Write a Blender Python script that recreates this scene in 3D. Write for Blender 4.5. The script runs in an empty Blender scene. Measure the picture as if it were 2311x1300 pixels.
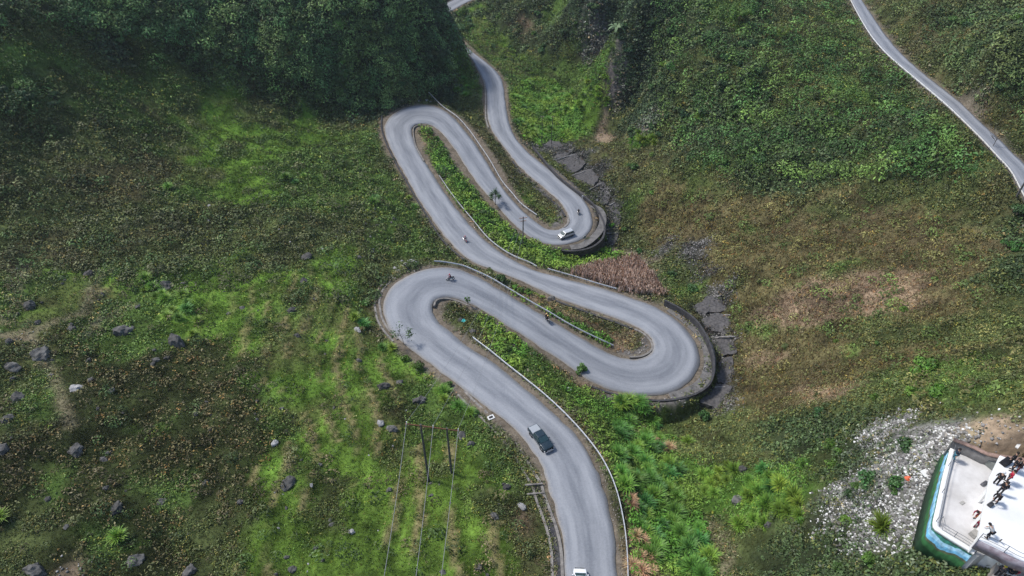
import bpy, bmesh, math, random
import numpy as np
from mathutils import Vector, Matrix
R = math.radians
random.seed(7); rng = np.random.default_rng(7)
SC = bpy.context.scene
COL = SC.collection
# ------------------------------------------------------------------ camera, sky, sun, exposure
FPX, CX, CY, PITCH, CAMH = 1533.0, 1155.5, 650.0, R(42), 87.0
cam = bpy.data.cameras.new('camera'); camo = bpy.data.objects.new('camera', cam); COL.objects.link(camo)
cam.sensor_width = 36; cam.lens = 36*FPX/2311; cam.clip_start = 1; cam.clip_end = 3000
camo.location = (0, 0, CAMH); camo.rotation_euler = (math.pi/2-PITCH, 0, 0)
SC.camera = camo
W = bpy.data.worlds.new('World'); SC.world = W; W.use_nodes = True
nt = W.node_tree; sky = nt.nodes.new('ShaderNodeTexSky'); sky.sky_type = 'NISHITA'; sky.sun_disc = False
SUN_EL, SUN_AZ = R(54), R(-68)      # azimuth measured from +Y towards +X
sky.sun_elevation = SUN_EL; sky.sun_rotation = SUN_AZ; sky.air_density = 1.0; sky.dust_density = 1.2; sky.ozone_density = 1.0
bg = nt.nodes['Background']; bg.inputs['Strength'].default_value = 0.138
nt.links.new(sky.outputs[0], bg.inputs[0])
sl = bpy.data.lights.new('sun', 'SUN'); so = bpy.data.objects.new('sun', sl); COL.objects.link(so)
sl.energy = 2.9; sl.angle = R(8); sl.color = (1, .96, .9)
so.rotation_euler = (math.pi/2-SUN_EL, 0, math.pi-SUN_AZ); so.location = (0, 0, 150)
SC.view_settings.view_transform = 'Standard'; SC.view_settings.look = 'None'
SC.view_settings.exposure = 0.38; SC.view_settings.gamma = 1

# ------------------------------------------------------------------ projection helpers (pixels of the 2311x1300 photograph)
FW = np.array([0, math.cos(PITCH), -math.sin(PITCH)]); UP = np.array([0, math.sin(PITCH), math.cos(PITCH)])
def ray(u, v):
    u = np.asarray(u, float); v = np.asarray(v, float)
    a = (u-CX)/FPX; b = (v-CY)/FPX
    return np.stack([a, FW[1]-b*UP[1], FW[2]-b*UP[2]], -1)
def at_z(u, v, z):
    d = ray(u, v); t = (np.asarray(z, float)-CAMH)/d[..., 2]
    return np.stack([d[..., 0]*t, d[..., 1]*t, CAMH+d[..., 2]*t], -1)
def project(P):
    q = np.asarray(P, float)-np.array([0, 0, CAMH]); dep = q@FW
    dep = np.where(np.abs(dep) < 1e-3, 1e-3, dep)
    return CX+FPX*q[..., 0]/dep, CY-FPX*(q@UP)/dep, dep

# ------------------------------------------------------------------ value noise
def _h(ix, iy, s):
    n = (ix.astype(np.int64)*374761393+iy.astype(np.int64)*668265263+s*1274126177) & 0x7fffffff
    n = ((n ^ (n >> 13))*1274126177) & 0x7fffffff
    return ((n ^ (n >> 16)) & 0xffff)/65535.0
def vnoise(x, y, s=0):
    ix = np.floor(x); iy = np.floor(y); fx = x-ix; fy = y-iy
    fx = fx*fx*(3-2*fx); fy = fy*fy*(3-2*fy)
    a = _h(ix, iy, s); b = _h(ix+1, iy, s); c = _h(ix, iy+1, s); d = _h(ix+1, iy+1, s)
    return (a*(1-fx)+b*fx)*(1-fy)+(c*(1-fx)+d*fx)*fy
def fbm(x, y, sc, oc=4, s=0):
    v = 0; am = .5; tot = 0
    for k in range(oc):
        v = v+am*vnoise(x/sc+k*17.3, y/sc-k*9.1, s+k); tot += am; am *= .5; sc /= 2.03
    return v/tot

# ------------------------------------------------------------------ mesh helpers
def tag(o, label=None, cat=None, group=None, kind=None):
    if label: o['label'] = label
    if cat: o['category'] = cat
    if group: o['group'] = group
    if kind: o['kind'] = kind
    return o
def thing(name, label, cat, loc=(0, 0, 0), rz=0, group=None):
    o = bpy.data.objects.new(name, None); COL.objects.link(o); o.location = [float(c) for c in loc]; o.rotation_euler = (0, 0, rz)
    o.empty_display_size = .3
    return tag(o, label, cat, group)
def np_mesh(name, V, F, mat, col=None, smooth=False, uv=None):
    """V (n,3), F (m,k) same-size faces; col per face (m,3) or per vertex (n,3)"""
    me = bpy.data.meshes.new(name); V = np.asarray(V, np.float32); F = np.asarray(F, np.int32)
    n, (m, k) = len(V), F.shape
    me.vertices.add(n); me.vertices.foreach_set('co', V.ravel())
    me.loops.add(m*k); me.loops.foreach_set('vertex_index', F.ravel())
    me.polygons.add(m); me.polygons.foreach_set('loop_start', np.arange(0, m*k, k, dtype=np.int32))
    me.polygons.foreach_set('loop_total', np.full(m, k, np.int32))
    if smooth: me.polygons.foreach_set('use_smooth', np.ones(m, bool))
    me.update(calc_edges=True)
    if col is not None:
        dom = 'POINT' if len(col) == n else 'FACE'
        a = me.attributes.new('Col', 'FLOAT_COLOR', dom)
        c = np.ones((len(col), 4), np.float32); c[:, :3] = col; a.data.foreach_set('color', c.ravel())
    if uv is not None:
        l = me.uv_layers.new(name='UVMap'); l.data.foreach_set('uv', np.asarray(uv, np.float32)[F.ravel()].ravel())
    me.materials.append(mat)
    return me
def link(name, me, parent=None, loc=None):
    o = bpy.data.objects.new(name, me); COL.objects.link(o)
    if parent: o.parent = parent
    if loc is not None: o.location = loc
    return o
class MB:
    def __init__(s): s.v = []; s.f = []
    def add(s, V, F):
        n = len(s.v); s.v += [tuple(float(c) for c in p) for p in V]; s.f += [tuple(i+n for i in f) for f in F]; return s
    def box(s, c, d, rz=0, rx=0, ry=0, taper=1.0):
        x, y, z = d[0]/2, d[1]/2, d[2]/2
        V = [Vector((sx*x*(taper if sz > 0 else 1), sy*y*(taper if sz > 0 else 1), sz*z)) for sz in (-1, 1) for sy in (-1, 1) for sx in (-1, 1)]
        M = Matrix.Rotation(rz, 4, 'Z')@Matrix.Rotation(ry, 4, 'Y')@Matrix.Rotation(rx, 4, 'X'); c = Vector(c)
        return s.add([M@p+c for p in V], [(0, 2, 3, 1), (4, 5, 7, 6), (0, 1, 5, 4), (1, 3, 7, 5), (3, 2, 6, 7), (2, 0, 4, 6)])
    def tube(s, pts, r, n=8, cap=True):
        pts = [Vector([float(c) for c in p]) for p in pts]; m = len(pts)
        rs = r if hasattr(r, '__len__') else [r]*m
        V = []; F = []; px = None
        for i, p in enumerate(pts):
            t = (pts[min(i+1, m-1)]-pts[max(i-1, 0)]).normalized()
            if px is None: px = t.cross(Vector((0, 0, 1)) if abs(t.z) < .9 else Vector((1, 0, 0))).normalized()
            px = (px-t*px.dot(t)).normalized(); py = t.cross(px)
            V += [p+(px*math.cos(a*2*math.pi/n)+py*math.sin(a*2*math.pi/n))*rs[i] for a in range(n)]
        for i in range(m-1):
            for a in range(n): F.append((i*n+a, i*n+(a+1) % n, (i+1)*n+(a+1) % n, (i+1)*n+a))
        if cap: F += [tuple(range(n-1, -1, -1)), tuple((m-1)*n+a for a in range(n))]
        return s.add(V, F)
    def loft(s, rings, cap=True):
        n = len(rings[0]); V = [p for r in rings for p in r]; F = []
        for i in range(len(rings)-1):
            for a in range(n): F.append((i*n+a, i*n+(a+1) % n, (i+1)*n+(a+1) % n, (i+1)*n+a))
        if cap: F += [tuple(range(n-1, -1, -1)), tuple((len(rings)-1)*n+a for a in range(n))]
        return s.add(V, F)
    def prism(s, poly, z0, z1):
        n = len(poly); zz0 = z0 if hasattr(z0, '__len__') else [z0]*n; zz1 = z1 if hasattr(z1, '__len__') else [z1]*n
        V = [(p[0], p[1], zz0[i]) for i, p in enumerate(poly)]+[(p[0], p[1], zz1[i]) for i, p in enumerate(poly)]
        F = [tuple(range(n-1, -1, -1)), tuple(range(n, 2*n))]+[(i, (i+1) % n, n+(i+1) % n, n+i) for i in range(n)]
        return s.add(V, F)
    def wheel(s, c, r, w, n=20, axis='y', rin=0):
        prof = [(r*.86, -w/2), (r, -w*.38), (r, w*.38), (r*.86, w/2)]
        if rin: prof += [(rin, w*.42), (rin, -w*.42)]
        V = []; F = []; k = len(prof); c = Vector(c)
        for a in range(n):
            an = a*2*math.pi/n
            for rr, h in prof: V.append(c+Vector((rr*math.cos(an), h, rr*math.sin(an))))
        for a in range(n):
            b = (a+1) % n
            for i in range(k if rin else k-1): F.append((a*k+i, a*k+(i+1) % k, b*k+(i+1) % k, b*k+i))
        if not rin: F += [tuple(a*k for a in range(n)), tuple(a*k+k-1 for a in range(n-1, -1, -1))]
        return s.add(V, F)
    def build(s, name, mat, parent=None, bevel=0, smooth=False, loc=None):
        me = bpy.data.meshes.new(name); me.from_pydata(s.v, [], s.f)
        bm = bmesh.new(); bm.from_mesh(me); bmesh.ops.recalc_face_normals(bm, faces=bm.faces); bm.to_mesh(me); bm.free()
        me.materials.append(mat)
        if smooth: me.polygons.foreach_set('use_smooth', np.ones(len(me.polygons), bool))
        o = link(name, me, parent, loc)
        if bevel:
            b = o.modifiers.new('bevel', 'BEVEL'); b.width = bevel; b.segments = 2; b.limit_method = 'ANGLE'; b.angle_limit = R(35)
        return o

# ------------------------------------------------------------------ materials
def mat(name, col=(.5, .5, .5), rough=.7, metal=0, attr=False, noise=0, nscale=5, bump=0, spec=.3, objvar=0, col2=None, detail=6, coat=0):
    m = bpy.data.materials.new(name); m.use_nodes = True; t = m.node_tree; N = t.nodes; L = t.links
    b = N['Principled BSDF']; b.inputs['Roughness'].default_value = rough; b.inputs['Metallic'].default_value = metal
    b.inputs['Specular IOR Level'].default_value = spec; b.inputs['Coat Weight'].default_value = coat
    src = None
    if attr:
        a = N.new('ShaderNodeAttribute'); a.attribute_name = 'Col'; src = a.outputs['Color']
    else:
        c = N.new('ShaderNodeRGB'); c.outputs[0].default_value = (*col, 1); src = c.outputs[0]
    if noise or bump or col2:
        tc = N.new('ShaderNodeTexCoord'); ns = N.new('ShaderNodeTexNoise'); ns.inputs['Scale'].default_value = nscale; ns.inputs['Detail'].default_value = detail
        ns.inputs['Roughness'].default_value = .65
        L.new(tc.outputs['Object'], ns.inputs['Vector'])
        mr = N.new('ShaderNodeMapRange'); mr.inputs[1].default_value = .3; mr.inputs[2].default_value = .7
        L.new(ns.outputs['Fac'], mr.inputs[0])
        if col2:
            mx = N.new('ShaderNodeMix'); mx.data_type = 'RGBA'; L.new(mr.outputs[0], mx.inputs[0]); L.new(src, mx.inputs[6])
            mx.inputs[7].default_value = (*col2, 1); src = mx.outputs[2]
        elif noise:
            mr.inputs[3].default_value = 1-noise; mr.inputs[4].default_value = 1+noise
            vm = N.new('ShaderNodeVectorMath'); vm.operation = 'SCALE'; L.new(src, vm.inputs[0]); L.new(mr.outputs[0], vm.inputs['Scale']); src = vm.outputs[0]
        if bump:
            bp = N.new('ShaderNodeBump'); bp.inputs['Strength'].default_value = bump; bp.inputs['Distance'].default_value = .1
            L.new(ns.outputs['Fac'], bp.inputs['Height']); L.new(bp.outputs[0], b.inputs['Normal'])
    if objvar:
        oi = N.new('ShaderNodeObjectInfo'); mr2 = N.new('ShaderNodeMapRange'); L.new(oi.outputs['Random'], mr2.inputs[0])
        mr2.inputs[3].default_value = 1-objvar; mr2.inputs[4].default_value = 1+objvar
        hs = N.new('ShaderNodeHueSaturation'); L.new(mr2.outputs[0], hs.inputs['Value']); L.new(src, hs.inputs['Color'])
        mr3 = N.new('ShaderNodeMapRange'); L.new(oi.outputs['Random'], mr3.inputs[0]); mr3.inputs[3].default_value = .485; mr3.inputs[4].default_value = .515
        fr = N.new('ShaderNodeMath'); fr.operation = 'FRACT'; ml = N.new('ShaderNodeMath'); ml.operation = 'MULTIPLY'; ml.inputs[1].default_value = 7.31
        L.new(oi.outputs['Random'], ml.inputs[0]); L.new(ml.outputs[0], fr.inputs[0]); L.new(fr.outputs[0], mr3.inputs[0]); L.new(mr3.outputs[0], hs.inputs['Hue'])
        src = hs.outputs[0]
    L.new(src, b.inputs['Base Color'])
    return m
M_leaf = mat('foliage', attr=True, rough=.55, spec=.25)
M_leafv = mat('shrub_foliage', attr=True, rough=.5, spec=.3, objvar=.3)
M_ground = mat('hillside', attr=True, rough=.95, spec=.1, noise=.45, nscale=1.6, bump=.8, detail=8)
M_bark = mat('bark', (.06, .045, .03), noise=.3, rough=.9)
M_rockd = mat('dark_limestone', (.03, .029, .028), col2=(.16, .155, .145), nscale=1.3, bump=1, rough=.9, objvar=.3)
M_rockl = mat('pale_limestone', (.42, .41, .40), col2=(.2, .2, .2), nscale=2.2, bump=1, rough=.9, objvar=.2)
M_conc = mat('stained_concrete', (.30, .28, .25), col2=(.11, .10, .095), nscale=1.1, bump=.5, rough=.9)
M_dconc = mat('mildewed_concrete', (.03, .03, .034), col2=(.08, .078, .08), nscale=.9, bump=.5, rough=.9)
M_slab = mat('stream_concrete', (.03, .03, .032), col2=(.15, .14, .135), nscale=1.7, bump=1, rough=.85, detail=10)
M_steel = mat('galvanised_steel', (.55, .57, .6), rough=.45, metal=.5, noise=.2, nscale=3)
M_dsteel = mat('dull_steel', (.2, .21, .22), rough=.6, metal=.3, noise=.2)
M_pole = mat('weathered_pole', (.09, .085, .08), rough=.9, noise=.3, nscale=3)
M_rust = mat('rusty_crossarm', (.28, .12, .07), rough=.8, noise=.3)
M_porc = mat('insulator', (.7, .7, .68), rough=.3)
M_white = mat('white_paint', (.72, .72, .7), rough=.5)
M_wire = mat('wire', (.33, .33, .34), rough=.5, metal=.4)

# ------------------------------------------------------------------ roads: both edges traced, one height per station
def catmull(P, n):
    P = np.asarray(P, float); Q = np.vstack([2*P[0]-P[1], P, 2*P[-1]-P[-2]]); out = []
    for i in range(len(P)-1):
        p0, p1, p2, p3 = Q[i:i+4]; t = np.linspace(0, 1, 12, endpoint=False)[:, None]
        out.append(.5*((2*p1)+(-p0+p2)*t+(2*p0-5*p1+4*p2-p3)*t**2+(-p0+3*p1-3*p2+p3)*t**3))
    out.append(P[-1:]); C = np.vstack(out); s = np.r_[0, np.cumsum(np.linalg.norm(np.diff(C, axis=0), axis=1))]
    q = np.linspace(0, s[-1], n); return np.stack([np.interp(q, s, C[:, k]) for k in range(C.shape[1])], -1)
SEG = [  # (left edge, right edge, z start, z end), travelling away from the camera end
 ([(1275,1420),(1275,1350),(1273,1300),(1267,1198),(1253,1148),(1237,1097),(1220,1046),(1184,995),(1156,962),(1111,928),(1067,894),(1023,860),(974,824),(935,793),(894,763)],
  [(1396,1420),(1397,1350),(1394,1300),(1384,1198),(1373,1148),(1360,1097),(1340,1046),(1312,995),(1280,961),(1243,928),(1205,894),(1166,860),(1144,842),(1105,811),(1055,782),(1027,759),(1003,740)], 1.5, -4.6),
 ([(894,763),(876,740),(864,706),(863,678),(872,657),(898,636),(932,615),(977,603),(1019,602)],
  [(1003,740),(985,722),(975,701),(977,685),(987,675),(1008,671)], -4.6, -6.4),
 ([(1019,602),(1047,610),(1071,621),(1097,636),(1129,654),(1160,672),(1199,696),(1238,719),(1278,743),(1317,766),(1356,788),(1384,801)],
  [(1008,671),(1029,673),(1045,678),(1063,687),(1081,696),(1108,710),(1121,720),(1152,740),(1186,761),(1220,785),(1265,814),(1291,833),(1325,856),(1359,873)], -6.4, -11.2),
 ([(1384,801),(1419,813),(1455,808),(1476,795),(1480,779),(1472,763),(1455,748),(1430,735)],
  [(1359,873),(1398,889),(1448,896),(1501,893),(1543,882),(1575,857),(1589,829),(1588,801),(1575,772),(1550,740),(1518,712),(1483,693)], -11.2, -13.2),
 ([(1430,735),(1391,719),(1341,702),(1299,688),(1257,673),(1217,653),(1163,628),(1110,608),(1070,594),(1048,580),(1025,557),(1003,532),(980,501),(958,470),(935,433),(913,391),(897,366),(879,332),(866,298)],
  [(1483,693),(1440,677),(1398,663),(1341,645),(1288,633),(1242,620),(1200,608),(1166,591),(1124,566),(1096,543),(1070,519),(1048,493),(1025,464),(1005,436),(986,408),(969,380),(958,362),(944,338),(932,310)], -13.2, -18.6),
 ([(866,298),(864,281),(875,265),(896,251),(924,239),(952,236),(980,238),(1003,248)],
  [(932,310),(928,296),(931,284),(944,279),(960,279),(980,284)], -18.6, -19.6),
 ([(1003,248),(1025,265),(1045,290),(1066,315),(1083,341),(1098,366),(1118,397),(1135,425),(1157,453),(1183,479),(1208,501),(1233,518),(1250,524)],
  [(980,284),(997,298),(1014,321),(1034,346),(1045,366),(1059,388),(1081,419),(1106,445),(1132,476),(1157,504),(1191,532),(1217,546),(1250,555)], -19.6, -23.4),
 ([(1250,524),(1273,517),(1288,501),(1288,487),(1276,470)],
  [(1250,555),(1284,557),(1312,553),(1335,543),(1349,526),(1353,504),(1346,481),(1326,459)], -23.4, -24.4),
 ([(1276,470),(1250,442),(1222,419),(1188,391),(1163,366),(1143,338),(1124,315),(1106,290),(1100,270),(1098,239),(1098,208),(1093,186),(1081,163),(1067,138),(1056,117),(1028,92),(1000,66),(985,45)],
  [(1326,459),(1301,433),(1273,408),(1245,385),(1213,362),(1180,332),(1160,307),(1149,281),(1142,248),(1139,214),(1136,183),(1124,163),(1098,141),(1066,118),(1040,94),(1014,70),(1002,48)], -24.4, -26.5),
 ([(985,45),(986,20),(1004,8),(1030,-5),(1062,-18),(1100,-30)],
  [(1002,48),(1004,30),(1022,26),(1038,13),(1068,-1),(1105,-14)], -26.5, -22)]
UPR = [([(1900,-45),(1920,0),(1948,53),(1976,96),(2012,134),(2054,170),(2104,212),(2146,248),(2189,290),(2228,329),(2256,361),(2284,389),(2302,425),(2318,455),(2345,510),(2375,590)],
  [(1922,-45),(1945,0),(1976,46),(2005,88),(2033,120),(2076,159),(2125,198),(2175,237),(2217,280),(2260,319),(2295,354),(2323,382),(2350,420),(2372,455),(2400,510),(2435,590)], 2, 13)]
def road_stations(segs):
    Ls, Rs = [], []
    for a, b, z0, z1 in segs:
        n = max(8, int(np.linalg.norm(np.diff(np.array(a, float), axis=0), axis=1).sum()/9))
        z = np.linspace(z0, z1, n); A = catmull(a, n); B = catmull(b, n)
        Ls.append(at_z(A[:, 0], A[:, 1], z)[:-1]); Rs.append(at_z(B[:, 0], B[:, 1], z)[:-1])
    L = np.vstack(Ls); Rr = np.vstack(Rs)
    def smooth(P, it):
        for _ in range(it): P = np.vstack([P[:1], (P[:-2]+2*P[1:-1]+P[2:])/4, P[-1:]])
        return P
    L = smooth(L, 6); Rr = smooth(Rr, 6)
    z = smooth(((L+Rr)/2)[:, 2:3], 30)[:, 0]; L[:, 2] = z; Rr[:, 2] = z
    # resample both at ~0.8 m of centre line
    C = (L+Rr)/2; s = np.r_[0, np.cumsum(np.linalg.norm(np.diff(C, axis=0), axis=1))]; q = np.arange(0, s[-1], .8)
    f = lambda P: np.stack([np.interp(q, s, P[:, k]) for k in range(3)], -1)
    return f(L), f(Rr), q
ROADS = [road_stations(SEG), road_stations(UPR)]

# ------------------------------------------------------------------ macro terrain from height control points
CTL = [(1240,330,-30),(1320,400,-29.5),(1385,480,-29),(1405,560,-28),(1480,590,-24),(1600,645,-20),(1645,720,-18.2),(1650,800,-17.8),(1625,890,-17.5),(1540,945,-16.5),(1400,600,-24),(1500,640,-19),(1340,585,-26.5),(1270,580,-25),
 (800,700,-3.5),(700,600,-3),(500,600,0),(250,600,3),(0,600,7),(-250,600,12),(800,900,-1),(600,900,1),(300,900,4),(0,900,7),(-250,900,12),(900,1050,-.5),(1100,1200,.6),(700,1200,2.5),(300,1200,5),(0,1250,8),(-250,1250,12),(1120,1050,0),(900,1290,2),
 (800,450,-10),(600,450,-6),(300,450,0),(0,450,8),(-250,450,15),(810,320,-16),(600,320,-10),(300,300,0),(0,300,11),(-250,300,20),
 (600,180,-7),(600,60,8),(600,0,14),(300,150,7),(300,0,20),(0,150,20),(0,0,29),(-250,100,34),(740,220,-13.5),(740,100,2),(740,0,13),
 (850,225,-18),(850,100,0),(850,0,11),(950,205,-19.5),(950,100,-5),(950,0,6.5),(1000,205,-22),(1000,100,-10),(1000,0,1),(1040,190,-25),(1042,140,-20),(1030,80,-13),(1014,20,-5),(1060,220,-24),(1070,300,-23),
 (1100,70,-28),(1150,20,-24),(1200,0,-20),(1180,110,-31.5),(1230,160,-32.5),(1250,60,-29),(1230,230,-31),(1180,250,-28.5),(1200,300,-29),(1320,200,-29),(1340,290,-28.5),(1390,300,-28),
 (1290,120,-29),(1290,0,-12),(1345,105,-26),(1340,0,-9),(1372,160,-26.5),(1425,245,-25),(1425,100,-4),(1430,0,7),(1400,380,-26),(1450,400,-24),
 (1500,320,-19),(1500,150,-5),(1500,0,9),(1600,450,-18),(1600,300,-9.5),(1600,150,0),(1600,0,9),(1750,450,-10),(1750,300,-3),(1750,150,2.5),(1780,0,6),(1900,300,2),(1900,450,-4),(2050,450,2),(2200,480,9),(1880,120,3),
 (1500,500,-24.5),(1700,600,-12),(1900,600,-3),(2100,600,6),(2300,600,14),(1700,750,-13),(1900,750,-2),(2100,750,9),(2300,750,19),(1700,900,-9),(1850,900,2),(2000,900,14),(2150,900,26),(2311,900,33),
 (1500,1000,-10),(1450,1100,-4),(1600,1100,-6),(1750,1100,2),(1900,1100,14),(2000,1100,23),(2060,1100,28.5),(1450,1260,-.5),(1600,1260,0),(1750,1260,6),(1900,1260,16),(2040,1260,27),(2078,1236,29.6),(2140,1248,31.2),(2200,1256,32.4),(2150,1290,30.8),(2311,1310,32.2),(2090,1040,31),(2010,985,24),(2150,985,33),(2200,960,34.5),(2311,1000,35.5),(2450,1000,38),(2450,1300,31),(2200,1150,30),(2300,1150,31),
 (2150,100,14),(2100,0,13),(2300,220,23),(2300,100,29),(2300,0,33),(2450,200,34),(2010,0,7),(2450,600,22),(2450,800,30),(1450,928,-15.4),(1505,932,-16.2),(1400,925,-13.8),(1300,590,-27.6),(1345,575,-28.2),(1375,540,-28.5)]
CT = np.array(CTL, float); pts = at_z(CT[:, 0], CT[:, 1], CT[:, 2])
extra = np.array([(-230,420,60),(-120,420,40),(0,430,5),(120,430,30),(260,420,70),(-240,200,50),(-240,0,25),(0,0,4),(-100,0,12),(120,0,30),(260,0,40),(270,200,60),(50,350,-8),(-60,330,10),(-20,345,-12),(90,330,12)], float)
rp = []
for L, Rr, q in ROADS:
    rp.append(L[::9]); rp.append(Rr[4::9])
DP = np.vstack([pts, extra]+rp)
# drop near duplicates
keep = []
for i, p in enumerate(DP):
    if all((p[0]-DP[j][0])**2+(p[1]-DP[j][1])**2 > 4 for j in keep): keep.append(i)
DP = DP[keep]
cc = 5.0
def phi(r2): return np.sqrt(r2+cc*cc)
A = phi((DP[:, None, 0]-DP[None, :, 0])**2+(DP[:, None, 1]-DP[None, :, 1])**2)
nD = len(DP); Pm = np.c_[np.ones(nD), DP[:, :2]]
S = np.zeros((nD+3, nD+3)); S[:nD, :nD] = A-np.eye(nD)*1.2; S[:nD, nD:] = Pm; S[nD:, :nD] = Pm.T
wts = np.linalg.solve(S, np.r_[DP[:, 2], 0, 0, 0])
xs = np.unique(np.round(np.r_[np.arange(-240, -90, 1.7), np.arange(-90, 110, .75), np.arange(110, 272, 1.7)], 3))
ys = np.unique(np.round(np.r_[np.arange(-10, 25, 2), np.arange(25, 170, .75), np.arange(170, 290, 1.1), np.arange(290, 440, 2)], 3))
GX, GY = np.meshgrid(xs, ys); gx = GX.ravel(); gy = GY.ravel(); Z = np.zeros(gx.size)
for i in range(0, gx.size, 20000):
    sl_ = slice(i, i+20000)
    Z[sl_] = phi((gx[sl_, None]-DP[None, :, 0])**2+(gx[sl_, None]*0+gy[sl_, None]-DP[None, :, 1])**2)@wts[:nD]+wts[nD]+wts[nD+1]*gx[sl_]+wts[nD+2]*gy[sl_]
# distance from the road edge
RC = np.vstack([(L+Rr)/2 for L, Rr, q in ROADS]); RH = np.concatenate([np.linalg.norm((L-Rr)[:, :2], axis=1)/2 for L, Rr, q in ROADS])
n0 = len(ROADS[0][0]); qall = ROADS[0][2]
RZ = np.vstack([L+(Rr-L)*f for L, Rr, q in ROADS for f in (-.08, .12, .31, .5, .69, .88, 1.08)])
SHARP = np.full(len(RC), 2.6)
up_, vp_, _ = project(RC)
for (a, b, c_, d) in [(1500,640,1640,930),(1380,830,1640,930),(1290,440,1380,575),(1200,300,1330,480),(1240,530,1380,575)]:
    SHARP[(up_ > a) & (vp_ > b) & (up_ < c_) & (vp_ < d)] = 1.3
ih_ = int(up_[:n0//2].argmin()); BENCH = np.full(len(RC), .9); BENCH[:ih_+12] = 2.5; BN = np.full(gx.size, .9)
E = np.full(gx.size, 1e3); ZR = np.zeros(gx.size); SH = np.full(gx.size, 3.2)
for i in range(0, gx.size, 4000):
    sl_ = slice(i, i+4000)
    d = np.sqrt((gx[sl_, None]-RC[None, :, 0])**2+(gy[sl_, None]-RC[None, :, 1])**2)-RH[None]
    j = d.argmin(1); E[sl_] = d[np.arange(len(j)), j]; SH[sl_] = SHARP[j]; BN[sl_] = BENCH[j]
    near = np.where(E[sl_] < 14)[0]+i; ZR[sl_] = RC[j, 2]
    if len(near):
        d2 = (gx[near, None]-RZ[None, :, 0])**2+(gy[near, None]-RZ[None, :, 1])**2; ZR[near] = RZ[d2.argmin(1), 2]
def sst(t): t = np.clip(t, 0, 1); return t*t*(3-2*t)
Zmac = Z.copy()

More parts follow.
